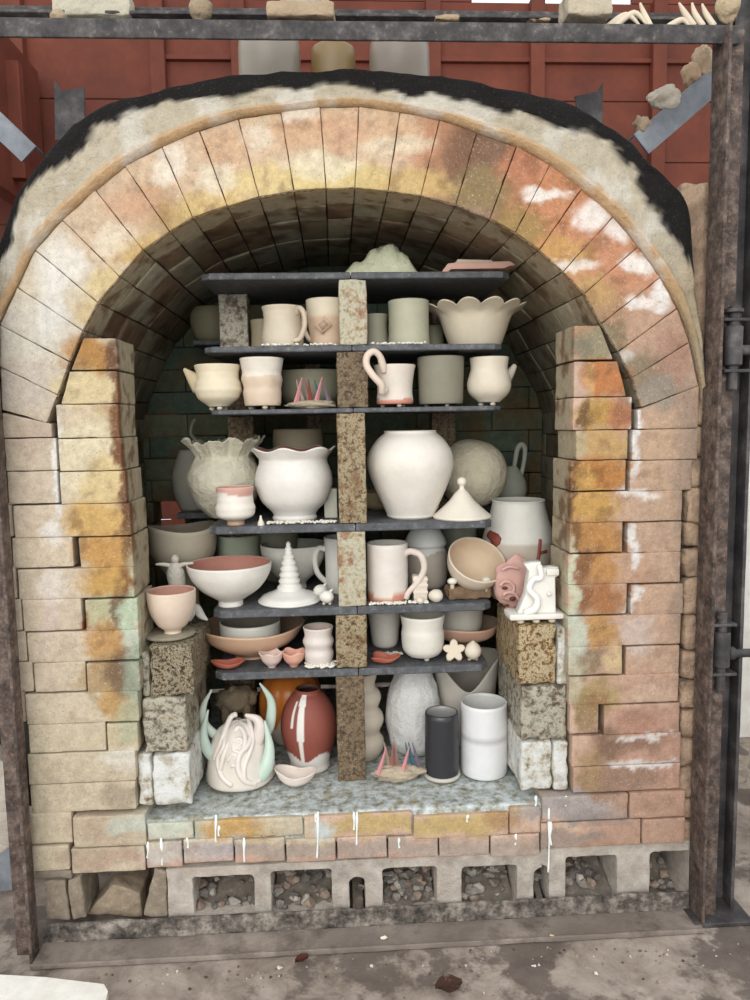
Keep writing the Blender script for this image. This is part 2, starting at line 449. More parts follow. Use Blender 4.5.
# ================================================================== THE KILN
kiln = thing('brick_kiln', 'large arched fire brick kiln standing open, its chamber filled with pottery', 'kiln', (0, 0, 0))
CREAM, PINK, WHITEC = lin((200, 180, 150)), lin((204, 164, 138)), lin((226, 220, 210))
STAIN = [  # u, v, ru, rv, colour, strength: glaze runs, flame marks and salt bloom on the face of the brickwork
 # broad areas
 (60, 300, 90, 110, (206, 192, 168), .9), (40, 450, 60, 60, (196, 178, 156), .8), (60, 760, 90, 130, (204, 188, 160), .7),
 (40, 590, 50, 100, (206, 186, 162), .6),
 (640, 600, 60, 200, (198, 160, 132), 1), (650, 780, 60, 80, (196, 150, 126), 1), (660, 450, 45, 90, (192, 158, 130), .9), (690, 560, 14, 200, (172, 146, 124), .9),
 (330, 120, 140, 40, (208, 176, 138), .8), (190, 165, 80, 45, (206, 172, 138), .8), (120, 225, 50, 40, (206, 172, 136), .7),
 (560, 215, 60, 60, (204, 128, 80), 1), (620, 270, 50, 50, (204, 134, 92), 1), (600, 330, 30, 40, (170, 130, 92), .9), (660, 330, 34, 40, (190, 150, 122), .9),
 (445, 150, 30, 50, (192, 128, 88), .9), (485, 165, 40, 50, (120, 82, 56), .9), (520, 185, 18, 40, (196, 118, 78), .9), (520, 225, 26, 18, (160, 130, 60), .8), (480, 190, 30, 20, (150, 126, 76), .7),
 # golden inner edge of the arch
 (345, 178, 50, 14, (214, 184, 112), .9), (270, 182, 40, 14, (218, 190, 122), .85), (215, 205, 26, 14, (214, 178, 104), .85), (180, 222, 22, 14, (190, 152, 80), .85), (145, 250, 24, 14, (200, 160, 84), .85), (110, 285, 20, 16, (214, 184, 120), .8), (90, 318, 14, 16, (206, 172, 110), .7),
 (415, 185, 34, 12, (206, 168, 96), .85), (560, 255, 26, 14, (206, 150, 70), .8), (590, 290, 20, 16, (196, 150, 84), .8), (150, 205, 22, 22, (176, 128, 76), .6),
 # salmon patches
 (300, 130, 26, 18, (210, 162, 122), .8), (345, 130, 22, 18, (208, 158, 120), .8), (222, 152, 20, 18, (210, 166, 126), .8), (130, 205, 24, 16, (204, 156, 120), .8), (390, 130, 18, 20, (212, 168, 128), .7),
 # arch flanks lower
 (640, 370, 20, 16, (136, 118, 92), .9), (670, 365, 16, 30, (170, 126, 104), .7), (655, 392, 20, 14, (150, 138, 122), .9), (610, 345, 18, 22, (120, 100, 62), .8), (632, 400, 10, 16, (146, 124, 100), .7),
 (30, 330, 40, 26, (204, 196, 182), .8), (25, 385, 40, 20, (196, 182, 168), .8),
 # white bloom on the arch
 (545, 195, 18, 5, (238, 232, 222), .85), (590, 215, 16, 14, (240, 232, 224), .85), (572, 262, 22, 4, (240, 230, 220), .7), (618, 232, 12, 12, (238, 232, 224), .8), (640, 262, 16, 10, (238, 230, 222), .9), (665, 292, 10, 14, (240, 236, 230), .9), (642, 300, 12, 6, (240, 232, 224), .8), (625, 355, 12, 7, (222, 214, 204), .6),
 (395, 145, 30, 9, (230, 216, 186), .6), (300, 118, 14, 8, (232, 222, 204), .7), (325, 165, 30, 10, (230, 218, 186), .7), (215, 180, 18, 12, (232, 220, 194), .6), (255, 140, 14, 12, (228, 214, 190), .6), (165, 165, 12, 20, (230, 218, 200), .7), (62, 260, 22, 20, (228, 222, 212), .7), (112, 240, 16, 12, (228, 214, 188), .6), (50, 300, 14, 30, (226, 222, 214), .6),
 # left jamb: gold glaze and brown edge
 (92, 355, 22, 18, (186, 124, 48), 1), (92, 388, 30, 16, (212, 190, 142), 1), (98, 422, 26, 14, (180, 138, 84), .9), (78, 422, 10, 14, (206, 182, 156), .8), (90, 460, 30, 40, (218, 203, 168), 1),
 (104, 480, 18, 24, (216, 186, 122), .8), (100, 520, 30, 18, (212, 164, 84), 1), (112, 553, 32, 17, (206, 146, 66), 1), (112, 583, 30, 16, (208, 154, 66), 1), (100, 615, 14, 14, (176, 172, 130), .8), (104, 647, 18, 18, (200, 146, 78), 1),
 (104, 678, 20, 18, (180, 146, 98), .9), (118, 706, 18, 14, (196, 146, 70), .9), (122, 735, 16, 14, (200, 182, 142), .8), (125, 760, 20, 10, (220, 212, 196), .8), (120, 797, 14, 10, (150, 132, 110), .6),
 (121, 420, 6, 60, (132, 74, 30), .95), (116, 355, 7, 18, (110, 62, 26), .9), (125, 480, 5, 40, (126, 70, 34), .9), (128, 520, 6, 24, (116, 70, 36), .9), (131, 553, 6, 16, (120, 86, 48), .8), (122, 583, 6, 17, (140, 86, 40), .9),
 (133, 590, 6, 30, (196, 192, 160), .8), (118, 613, 6, 16, (110, 86, 60), .9), (130, 615, 9, 20, (182, 196, 166), .9), (132, 650, 9, 20, (190, 200, 180), .9), (122, 670, 14, 20, (110, 80, 54), .8), (134, 680, 7, 30, (150, 160, 136), .8), (128, 720, 10, 20, (176, 180, 150), .7),
 (84, 625, 3, 8, (176, 104, 40), .9), (57, 470, 4, 45, (226, 222, 214), .9), (50, 535, 10, 12, (228, 222, 214), .8), (50, 590, 12, 14, (226, 216, 206), .6), (50, 620, 10, 14, (214, 188, 182), .5), (33, 440, 16, 14, (184, 158, 140), .5),
 # right jamb
 (598, 342, 20, 14, (150, 138, 108), 1), (580, 345, 8, 12, (120, 112, 92), .7), (605, 378, 24, 16, (204, 116, 52), 1), (588, 378, 6, 16, (226, 170, 90), .7), (596, 413, 16, 14, (196, 144, 56), 1), (618, 415, 12, 14, (196, 112, 66), .9), (586, 415, 5, 16, (116, 78, 40), .9),
 (605, 445, 24, 14, (198, 152, 88), 1), (582, 445, 8, 12, (180, 168, 132), .7), (600, 476, 28, 16, (200, 120, 40), 1), (577, 478, 4, 16, (110, 66, 24), .9), (585, 480, 7, 12, (220, 160, 60), .8), (594, 507, 22, 16, (206, 150, 62), 1), (575, 507, 3, 16, (116, 70, 30), .9), (598, 538, 26, 15, (196, 130, 56), 1), (578, 540, 5, 16, (130, 84, 40), .9),
 (598, 568, 16, 15, (198, 134, 66), 1), (630, 568, 14, 15, (196, 150, 118), .6), (584, 568, 6, 15, (140, 86, 44), .9), (604, 600, 20, 15, (180, 110, 56), 1), (582, 600, 7, 14, (150, 92, 48), .9), (600, 632, 14, 14, (196, 140, 72), 1), (588, 660, 10, 12, (136, 112, 78), .8), (610, 660, 10, 12, (212, 180, 130), .9), (600, 695, 20, 14, (180, 150, 96), .9), (586, 710, 10, 20, (150, 120, 70), .8),
 (572, 590, 5, 40, (200, 200, 170), .9), (575, 640, 10, 24, (196, 200, 180), .9), (577, 680, 8, 16, (186, 180, 150), .7),
 (606, 745, 14, 18, (124, 92, 66), .8), (630, 745, 30, 7, (140, 104, 84), .8), (640, 738, 26, 3, (228, 222, 216), .8), (632, 770, 26, 6, (230, 226, 222), .0), (620, 780, 34, 12, (150, 118, 96), .8), (640, 765, 30, 3, (226, 220, 214), .8), (590, 770, 12, 20, (170, 136, 90), .7), (600, 700, 8, 10, (160, 110, 60), .6),
 (634, 430, 4, 40, (234, 230, 226), .9), (634, 545, 4, 18, (232, 228, 224), .85), (632, 600, 4, 14, (232, 228, 224), .85), (638, 495, 14, 4, (230, 222, 214), .8), (660, 450, 10, 40, (204, 168, 132), .4), (640, 640, 16, 18, (210, 196, 188), .5), (650, 700, 18, 14, (206, 176, 150), .6),
 (640, 720, 20, 12, (180, 130, 104), .7),
 # base courses
 (110, 826, 34, 12, (184, 160, 134), .8), (128, 822, 16, 8, (196, 202, 186), .7), (165, 825, 24, 12, (200, 204, 186), .9), (170, 852, 24, 10, (204, 196, 188), .8), (100, 855, 36, 10, (178, 154, 130), .8),
 (196, 824, 5, 14, (170, 190, 180), .7), (235, 825, 34, 9, (208, 160, 88), 1), (290, 824, 22, 8, (206, 196, 170), .6), (370, 824, 46, 9, (206, 172, 108), 1), (455, 822, 40, 9, (204, 170, 104), 1), (325, 824, 10, 8, (206, 214, 212), .9), (505, 812, 16, 14, (186, 138, 84), .8), (522, 800, 12, 8, (200, 200, 170), .7),
 (570, 805, 44, 12, (168, 160, 156), .9), (600, 815, 30, 8, (140, 128, 120), .5), (645, 800, 30, 12, (190, 150, 124), .8),
 (280, 848, 100, 7, (168, 148, 136), .8), (450, 846, 90, 7, (176, 160, 148), .8), (350, 860, 200, 5, (204, 160, 138), .9), (220, 850, 20, 10, (186, 176, 176), .7), (565, 838, 40, 8, (150, 134, 122), .8), (650, 830, 30, 12, (190, 152, 126), .8), (600, 845, 24, 4, (180, 140, 110), .7),
]
def dull(e):
    m = 0.3*e[0]+0.55*e[1]+0.15*e[2]
    k = 0.36*(max(e)-min(e))/max(e)
    return tuple((v+(m-v)*k)*0.985 for v in e)
STAIN = [(a, b, c, d, lin(dull(e)), f) for a, b, c, d, e, f in STAIN]
def face_col(tint):
    def fn(p):
        u, v = uv0(p.x, p.z)
        n1 = noise.noise(Vector((p.x*16, p.z*16, 1.3)))*9; n2 = noise.noise(Vector((p.x*16, p.z*16, 7.7)))*9
        n3 = noise.fractal(Vector((p.x*60, p.z*60, 3.3)), 0.8, 2.0, 3)*5
        u2 = u+n1+n3; v2 = v+n2-n3
        c = tint
        if p.y < 0.02: c = mixc(c, (c[0]*.86, c[1]*.82, c[2]*.78), sstep(0.15, 0.6, noise.fractal(Vector((p.x*35, p.z*35, 6)), .8, 2, 3)))
        for su, sv, ru, rv, cc, st in STAIN:
            du = (u2-su)/ru; dv = (v2-sv)/rv
            d = du*du+dv*dv
            if d < 2.6:
                wgt = st*(1-sstep(0.45, 2.3, d))
                if p.y > 0.012: wgt *= max(0.35, 1-(p.y-0.012)/0.05)
                c = mixc(c, cc, wgt)
        if p.y < 0.02 and v < 812:      # brown scorch mottling where the flame ran hot
            hot = max(0.0, min(1.0, (c[0]-c[2])*2.2-0.35))
            c = mixc(c, lin((96, 62, 40)), hot*0.75*sstep(0.08, 0.5, noise.fractal(Vector((p.x*26, p.z*26, 11)), .85, 2.0, 4)))
        if p.y > 0.012 and v < 800:       # faces turned to the chamber carry a grey-tan ash glaze
            c = mixc(c, mixc(lin((176, 164, 136)), lin((118, 92, 66)), sstep(.1, .6, noise.fractal(p*22, .7, 2, 3))), 0.85*sstep(0.012, 0.03, p.y))
        return c
    return fn
def tint_for(u, v):
    base = lin((206, 190, 164)) if u < 350 else lin((200, 170, 148))
    k = R(0.92, 1.12); j = R(-0.02, 0.02)
    return (base[0]*k, base[1]*k, base[2]*(k+j))
# ---- arch ring (front voussoirs)
J = [((2, 410), (47, 423)), ((0, 367), (58, 395)), ((0, 325), (70, 362)), ((17, 287), (83, 331)), ((35, 250), (98, 303)), ((62, 220), (120, 277)),
     ((95, 190), (143, 250)), ((125, 166), (170, 232)), ((162, 147), (193, 218)), ((199, 130), (227, 206)), ((238, 118), (259, 197)), ((281, 112), (294, 191)),
     ((320, 107), (326, 189)), ((359, 106), (355, 188)), ((400, 111), (388, 191)), ((440, 119), (421, 196)), ((477, 132), (456, 205)), ((517, 146), (490, 219)),
     ((550, 165), (515, 233)), ((582, 188), (539, 250)), ((614, 216), (563, 272)), ((639, 246), (584, 294)), ((661, 277), (601, 324)), ((678, 308), (618, 352)),
     ((690, 342), (632, 378)), ((699, 386), (641, 408))]
JW = [(P(*o, 0.0), P(*i, 0.0)) for o, i in J]
G = 0.0008
def shrink(a, b, c, d, g):   # quad in the front plane: pull the four corners inward by g
    ctr = (a+b+c+d)/4
    return [p+(ctr-p).normalized()*g*1.4 for p in (a, b, c, d)]
mb = MB()
for i in range(len(JW)-1):
    o0, i0 = JW[i]; o1, i1 = JW[i+1]
    yo = R(-0.003, 0.003)
    q = shrink(i0, i1, o0, o1, G)
    c8 = []
    dep = 0.112
    f = [Vector((p.x, yo, p.z)) for p in q]; bk = [Vector((p.x, dep, p.z)) for p in q]
    # ix: i0->i1, iy: depth, iz: inner->outer
    c8 = [f[0], f[1], bk[0], bk[1], f[2], f[3], bk[2], bk[3]]
    u, v = [(J[i][0][k]+J[i+1][1][k])/2 for k in (0, 1)]
    rough_box(mb, c8, r=0.0022, res=0.006, amp=0.0011, colf=face_col(tint_for(u, v)), seed=i*3.1, chip=0.0015)
mb.build('arch_ring', M['brick'], kiln)
mb = MB(); bead = []
for i in range(len(JW)-1):
    a_, b_ = JW[i][1], JW[i+1][1]
    for k in range(4):
        q = a_+(b_-a_)*k/4; bead.append(Vector((q.x+R(-.001, .001), 0.0015+R(-.001, .002), q.z+R(-.001, .001))))
tube(mb, bead, [R(0.0008, 0.0030) for _ in bead], 7, 1.0, None, sm=2)
mb.build('glaze_bead', M['post_brown'], kiln)
# ---- barrel vault behind the ring
mb = MB()
def vault_col(k):
    base = random.choice([(182, 170, 142), (164, 152, 124), (146, 122, 96), (172, 164, 140), (156, 140, 112)])
    kk_ = R(.85, 1.2); b0 = tuple(v*kk_ for v in lin(base))
    def fn(p):
        n = noise.fractal(p*14, 0.7, 2.0, 3)
        c = mixc(b0, lin((104, 76, 52)), sstep(0.05, 0.5, n)*0.8)
        return mixc(c, lin((112, 112, 90)), sstep(0.4, 0.75, p.y)*0.4)
    return fn
YR = [0.113, 0.225, 0.40, 0.57, 0.742]
for kk in range(4):
    for i in range(len(JW)-1):
        (o0, i0), (o1, i1) = JW[i], JW[i+1]
        e0 = i0+(o0-i0)*0.62; e1 = i1+(o1-i1)*0.62
        off = R(-0.004, 0.003)
        q = []
        for a, e in ((i0, e0), (i1, e1)):
            d = (e-a).normalized(); q.append((a-d*off, e))
        pts = shrink(q[0][0], q[1][0], q[0][1], q[1][1], 0.0014)
        y0, y1 = YR[kk]+0.0012, YR[kk+1]-0.0012
        c8 = [Vector((pts[k].x, yy, pts[k].z)) for k, yy in ((0, y0), (1, y0), (0, y1), (1, y1), (2, y0), (3, y0), (2, y1), (3, y1))]
        rough_box(mb, c8, r=0.003, res=0.02, amp=0.001, colf=vault_col(kk), seed=i+kk*40.0)
mb.build('vault', M['vault'], kiln)
# ---- chamber side walls and rear wall
xl, xr = JW[0][1].x, JW[-1][1].x
zs = min(JW[0][1].z, JW[-1][1].z); ZH = P(350, 812, 0.0).z
hc = 0.0655
n = int((zs-ZH)/hc)+1
for side, x in ((-1, xl), (1, xr)):
    mb = MB()
    for i in range(n+1):
        z0 = ZH+i*hc; z1 = min(z0+hc, zs+0.02)
        if z1-z0 < 0.01: continue
        off = (i % 2)*0.11
        y = 0.125
        while y < 0.74:
            y1 = min(y+0.228-(off if y == 0.125 else 0), 0.745)
            xa, xb = (x-0.11, x+R(-.002, .003)) if side < 0 else (x+R(-.003, .002), x+0.11)
            abox(mb, xa, xb, y+0.001, y1-0.001, z0+0.0008, z1-0.0008, r=0.003, res=0.03, amp=0.0015, colf=vault_col(0))
            y = y1
    mb.build('chamber_side_wall', M['vault'], kiln)
mb = MB()
YB = 0.742
hx0, hx1 = P(155, 540, YB).x, P(186, 540, YB).x
hz1, hz0 = P(170, 514, YB).z, P(170, 566, YB).z
ztop = max(a.z for a, b in JW)
i = 0; z0 = hz0-hc*6
gr = [lin(c) for c in ((104, 118, 98), (92, 108, 92), (116, 120, 96), (100, 104, 82))]
while z0 < ztop-0.02:
    z1 = z0+hc if not (z0 < hz0 < z0+hc) else z0+hc
    x = xl-0.1-(i % 2)*0.115
    while x < xr+0.1:
        x1 = x+0.23
        segs = [(x, x1)]
        if z1 > hz0+0.004 and z0 < hz1-0.004:
            segs = []
            if x < hx0: segs.append((x, min(x1, hx0)))
            if x1 > hx1: segs.append((max(x, hx1), x1))
        for a, b2 in segs:
            if b2-a > 0.012:
                cb = random.choice(gr)
                abox(mb, a+0.001, b2-0.001, YB, YB+0.11, z0+0.001, z1-0.001, r=0.003, res=0.04, amp=0.0015, colf=(lambda c: (lambda p: mixc(c, lin((118, 100, 70)), sstep(0, .5, noise.fractal(p*11, .7, 2, 3)))))(cb))
        x = x1
    z0 += hc; i += 1
mb.build('chamber_rear_wall', M['vault'], kiln)

# ---- jambs and piers: (y0, y1, [(x0, x1, kind)]) in photo pixels on the face; kind 'j' reaches back, 'w' is set behind the jamb line
LEFT = [(338, 370, [(70, 117)]), (371, 404, [(60, 118)]), (404, 438, [(57, 119)]), (438, 471, [(59, 122)]), (471, 504, [(60, 126)]),
        (504, 537, [(14, 131)]), (537, 568, [(79, 133)]), (568, 599, [(18, 134)]), (599, 631, [(85, 138)]), (631, 662, [(27, 139)]),
        (662, 692, [(87, 140)]), (692, 723, [(26, 139)]), (723, 752, [(107, 138)]), (752, 783, [(28, 136)]), (783, 812, [(30, 136)])]
LEFTW = [(424, 438, [(3, 52)]), (438, 471, [(5, 57)]), (471, 504, [(8, 58)]), (537, 568, [(12, 73)]), (599, 631, [(23, 82)]),
         (662, 692, [(34, 86)]), (723, 752, [(29, 106)]),
         (504, 537, [(2, 12)]), (568, 599, [(6, 16)]), (599, 631, [(10, 22)]), (631, 662, [(16, 26)]), (662, 692, [(19, 33)]), (692, 723, [(16, 25)])]
RIGHT = [(325, 360, [(574, 614)]), (361, 397, [(574, 627)]), (397, 430, [(573, 632)]), (430, 460, [(576, 628)]), (460, 491, [(571, 626)]),
         (491, 522, [(570, 682)]), (522, 553, [(570, 623)]), (553, 584, [(568, 681)]), (584, 615, [(568, 627)]), (615, 646, [(568, 681)]),
         (646, 675, [(568, 622)]), (675, 704, [(569, 679)]), (704, 734, [(570, 599)]), (734, 765, [(572, 681)]), (765, 791, [(573, 680)])]
RIGHTW = [(408, 429, [(638, 699)]), (429, 460, [(632, 698)]), (460, 491, [(630, 692)]), (522, 553, [(628, 682)]), (584, 615, [(631, 684)]),
          (646, 675, [(626, 680)]), (704, 734, [(604, 680)])]
def courses(tbl, name, dep, yset=0.0, side=0, mb=None):
    mb = mb or MB()
    for ci, (v0, v1, bricks) in enumerate(tbl):
        for (u0, u1) in bricks:
            vm = (v0+v1)/2
            a = P(u0, vm, 0); b2 = P(u1, vm, 0)
            t0 = P((u0+u1)/2, v0, 0).z; b0 = P((u0+u1)/2, v1, 0).z
            yo = yset+R(-0.002, 0.002)
            d = dep
            c8 = [Vector((x, y, z)) for z in (b0+0.0007, t0-0.0007) for y in (yo, yo+d) for x in (a.x+0.0004, b2.x-0.0004)]
            if name.endswith('jamb') and ci == 0:      # the top bricks are cut to follow the arch
                if side < 0: c8[4].x += 0.028; c8[6].x += 0.028
                else: c8[5].x -= 0.03; c8[7].x -= 0.03
            if name.endswith('jamb') and ci == 1:
                if side < 0: c8[4].x += 0.02; c8[6].x += 0.02
                else: c8[5].x -= 0.02; c8[7].x -= 0.02
            if name == 'outer_pier' and ci == 0:
                if side > 0: c8[5].z += 0.046; c8[7].z += 0.046; c8[4].z -= 0.002; c8[6].z -= 0.002
                else: c8[4].z += 0.024; c8[6].z += 0.024
            rough_box(mb, c8, r=0.0022, res=0.006, amp=0.0009, colf=face_col(tint_for((u0+u1)/2, vm)), seed=ci*2.3+u0, chip=0.0015)
    return mb
for t1, t2, sd in ((LEFT, LEFTW, -1), (RIGHT, RIGHTW, 1)):
    courses(t2, 'outer_pier', 0.11, mb=courses(t1, 'brick_jamb', 0.128, 0.0, sd), side=sd).build('brick_jamb', M['brick'], kiln)
# mortar and core behind the face joints
zl0, zl1 = P(60, 812, 0).z, P(30, 426, 0).z
mb = MB(); abox(mb, P(4, 440, 0).x-0.1, P(60, 600, 0).x, 0.030, 0.11, zl0, zl1, r=0.001, res=0.1, amp=0)
mb.build('core_and_gap_shade', M['dark'], kiln, smooth=False)
mb = MB(); abox(mb, P(60, 600, 0).x, P(128, 690, 0).x, 0.030, 0.11, zl0, P(60, 505, 0).z, r=0.001, res=0.1, amp=0)
mb.build('core_and_gap_shade', M['dark'], kiln, smooth=False)
zr0 = P(640, 790, 0).z
mb = MB(); abox(mb, P(636, 600, 0).x, P(700, 440, 0).x+0.02, 0.030, 0.11, zr0, P(690, 400, 0).z, r=0.001, res=0.1, amp=0)
mb.build('core_and_gap_shade', M['dark'], kiln, smooth=False)
mb = MB(); abox(mb, P(580, 600, 0).x, P(636, 600, 0).x, 0.030, 0.11, zr0, P(600, 492, 0).z, r=0.001, res=0.1, amp=0)
mb.build('core_and_gap_shade', M['dark'], kiln, smooth=False)
mb = MB(); abox(mb, P(47, 440, 0).x-0.06, P(75, 500, 0).x, 0.112, 0.124, zl0, P(75, 372, 0).z, r=0.001, res=0.1, amp=0)  # dark sheet added so the gap between left jamb and arch reads as shade
mb.build('core_and_gap_shade', M['dark'], kiln, smooth=False)
mb = MB(); abox(mb, P(612, 500, 0).x, P(640, 440, 0).x+0.05, 0.112, 0.124, zl0, P(640, 380, 0).z, r=0.001, res=0.1, amp=0)  # same dark sheet for the shaded gap beside the right jamb
mb.build('core_and_gap_shade', M['dark'], kiln, smooth=False)
# lumpy mortar column against the right post, and mortar at the arch foot
mb = MB()
def mcol(p):
    n = noise.fractal(p*22, .7, 2, 3)
    return mixc(lin((186, 158, 132)), lin((150, 126, 106)), sstep(-0.2, 0.5, n))
xs0, xs1 = P(684, 650, 0).x, P(697, 650, 0).x
zz = P(690, 845, 0).z
while zz < P(698, 408, 0).z:
    h = R(0.05, 0.085)
    abox(mb, xs0+R(-.004, .003), xs1+0.02, 0.0+R(0, .006), 0.1, zz, zz+h-0.002, r=0.01, res=0.009, amp=0.006, colf=mcol, seed=zz*9, nscale=30)
    zz += h
mb.build('mortar_fill', M['coat'], kiln)
# ---- insulating coat over the arch
E = [(-30, 470), (-18, 400), (-2, 325), (16, 286), (34, 249), (61, 219), (94, 189), (124, 165), (161, 146), (198, 129), (237, 117), (280, 111), (320, 106), (359, 105), (400, 110), (441, 118),
     (478, 131), (518, 145), (551, 164), (583, 187), (615, 215), (640, 245), (662, 276), (680, 307), (692, 341), (701, 386), (703, 420)]
O = [(-75, 420), (-40, 330), (-10, 258), (4, 222), (17, 186), (35, 158), (52, 136), (72, 115), (110, 97), (150, 86), (190, 77), (240, 70), (300, 69), (345, 67), (400, 68), (450, 72),
     (500, 80), (545, 88), (585, 103), (612, 120), (640, 140), (664, 163), (684, 184), (691, 205), (693, 255), (697, 310), (703, 360), (708, 420)]
mb = MB()
nsub = 6
def interp(L, t):
    i = min(int(t), len(L)-2); f = t-i
    p = [L[max(i-1, 0)], L[i], L[i+1], L[min(i+2, len(L)-1)]]
    return tuple(0.5*((2*p[1][k])+(-p[0][k]+p[2][k])*f+(2*p[0][k]-5*p[1][k]+4*p[2][k]-p[3][k])*f*f+(-p[0][k]+3*p[1][k]-3*p[2][k]+p[3][k])*f**3) for k in (0, 1))
nu = (len(E)-1)*nsub+1
V = []; C = []; F = []
nv = 22; nb = 10
soot = [0.35]*3+[0.42, 0.5, 0.62, 0.72, 0.76, 0.72, 0.66, 0.60, 0.50, 0.48, 0.46, 0.44, 0.46, 0.52, 0.6, 0.66, 0.68, 0.66, 0.6, 0.62, 0.7, 0.86, 1.2, 1.4]
soot = [0.5, 0.5, 0.42, 0.40, 0.44, 0.52, 0.62, 0.62, 0.60, 0.64, 0.55, 0.42, 0.45, 0.45, 0.5, 0.52, 0.56, 0.62, 0.62, 0.58, 0.6, 0.58, 0.62, 0.75, 1.0, 1.3, 1.4]
# thresholds at which soot begins, as a share of the coat's width
soot = [0.45, 0.45, 0.50, 0.55, 0.62, 0.66, 0.58, 0.60, 0.60, 0.58, 0.42, 0.40, 0.46, 0.50, 0.45, 0.42, 0.40, 0.44, 0.55, 0.58, 0.55, 0.52, 0.45, 0.40, 0.62, 1.2, 1.4]
for a in range(nu):
    t = a/nsub
    e = P(*interp(E, t), 0.0); o = P(*interp(O, t), 0.0)
    d = o-e
    ti = min(int(t), len(soot)-2); sth = soot[ti]*(1-(t-ti))+soot[ti+1]*(t-ti)
    right = sstep(22.2, 23.5, t)
    for b2 in range(-1, nv+nb+1):
        if b2 < 0:
            s_ = 0.0; y = 0.06; p = e-d.normalized()*0.001
        elif b2 <= nv:
            s_ = b2/nv
            y = -0.004-0.014*math.exp(-((s_-0.06)/0.06)**2)-0.006*math.sin(math.pi*min(1, s_*1.1))
            if s_ > 0.84: y += 0.05*((s_-0.84)/0.16)**2
            p = e+d*s_
        else:
            q = (b2-nv)/nb
            y = 0.046+0.70*q
            p = e+d*(1.0-0.02*q)
        nn = noise.fractal(Vector((p.x*9, p.z*9, y*9)), .7, 2, 4)
        y += nn*0.010*(1 if b2 > 2 else 0.2) if b2 >= 0 else 0
        out = d.normalized()
        if b2 == 0: p = e-out*0.004; y = -0.003
        pv = Vector((p.x, y, p.z))+out*(nn*0.012 if b2 > nv*0.5 else nn*0.003)
        V.append(pv)
        s2 = (b2/nv if b2 <= nv else 1.2)
        n4 = noise.fractal(Vector((p.x*20, p.z*20, 2.2)), .8, 2, 4)*0.16+noise.noise(Vector((p.x*5, p.z*5, 9.1)))*0.12
        k = sstep(-0.06, 0.06, s2+n4-sth)
        base = mixc(lin((198, 164, 124)), lin((188, 176, 154)), sstep(0.09, 0.17, s2+n4*0.3))
        base = mixc(base, lin((216, 210, 198)), 0.6*sstep(0.1, 0.4, noise.fractal(Vector((p.x*12, p.z*12, 5)), .7, 2, 3)))
        if right > 0: base = mixc(base, lin((170, 152, 124)), right*0.7)
        C.append(mixc(base, lin((22, 20, 19)), k))
    if a:
        m = nv+nb+2
        for b2 in range(m-1):
            F.append(((a-1)*m+b2, a*m+b2, a*m+b2+1, (a-1)*m+b2+1))
mb.add(V, F, C)
mb.build('insulating_coat', M['coat'], kiln)
# the outer flank of the coat on the right: trowelled clay beside the post
mb = MB()
abox(mb, P(684, 300, 0).x-0.006, P(714, 300, 0).x, 0.014, 0.12, P(700, 410, 0).z, P(690, 180, 0).z, r=0.012, res=0.012, amp=0.006, colf=mcol, nscale=20)
mb.build('clay_flank', M['coat'], kiln)
# dark filler closing the top between coat and vault
# ---- hearth
mb = MB()
zh = ZH
abox(mb, P(138, 812, 0).x, P(562, 812, 0).x, 0.004, 0.75, zh-0.07, zh, r=0.006, res=0.016, amp=0.0035, nscale=12)
hearth = mb.build('hearth', M['hearth'], kiln)
# ---- base courses under the hearth (front face sits just proud of the hearth edge)
BASE1 = [(812, 843, [(31, 73)]), (814, 845, [(74, 147)]), (812, 838, [(148, 194)]), (813, 836, [(195, 303), (304, 412), (413, 508)]), (794, 820, [(510, 522)]), (792, 818, [(523, 627)]), (790, 816, [(628, 684)])]
BASE1[4] = (806, 832, [(509, 540)]); BASE1[5] = (794, 819, [(541, 627)])
BASE2 = [(844, 869, [(33, 71)]), (846, 871, [(72, 146)]), (840, 866, [(147, 183)]), (837, 861, [(184, 234), (235, 285), (286, 336)]), (835, 857, [(337, 387), (388, 438)]), (833, 855, [(439, 489), (490, 539)]),
         (820, 846, [(540, 640)]), (817, 842, [(641, 684)])]
def base_rows(tbl, name):
    mb = MB()
    for ci, (v0, v1, bricks) in enumerate(tbl):
        for (u0, u1) in bricks:
            um = (u0+u1)/2; vm = (v0+v1)/2
            a = P(u0, vm, 0).x; b2 = P(u1, vm, 0).x; t0 = P(um, v0, 0).z; b0 = P(um, v1, 0).z
            t0 = min(t0, ZH-0.003) if 147 < um < 541 else t0
            tf = face_col(tint_for(um, vm))
            abox(mb, a+0.0006, b2-0.0006, -0.006+R(-.002, .002), 0.11, b0+0.0006, t0-0.0006, r=0.0025, res=0.006, amp=0.001, colf=tf, seed=u0*0.3, chip=0.0015)
    mb.build(name, M['brick'], kiln)
base_rows(BASE1, 'base_course'); base_rows(BASE2, 'base_course')
# runs of white glaze down the base
drips = [(216, 815, 842), (219, 826, 836), (318, 812, 858), (316, 814, 822), (357, 812, 845), (354, 812, 830), (244, 838, 862), (161, 838, 865), (148, 842, 858), (187, 838, 848), (549, 800, 872), (551, 822, 845), (516, 834, 845), (399, 838, 848), (468, 815, 822), (536, 796, 806), (566, 796, 806)]
for u, v0, v1 in drips:
    mb = MB(); a = P(u, v0, -0.0065); b2 = P(u+R(-1, 1), v1, -0.0065)
    m_ = a+(b2-a)*0.6+Vector((R(-.002, .002), 0, 0))
    tube(mb, [a, a+(b2-a)*0.25, m_, b2], [0.002, 0.0034, 0.0016, 0.0024], seg=8, flat=0.3)
    mb.build('glaze_drip', M['drip'], kiln)
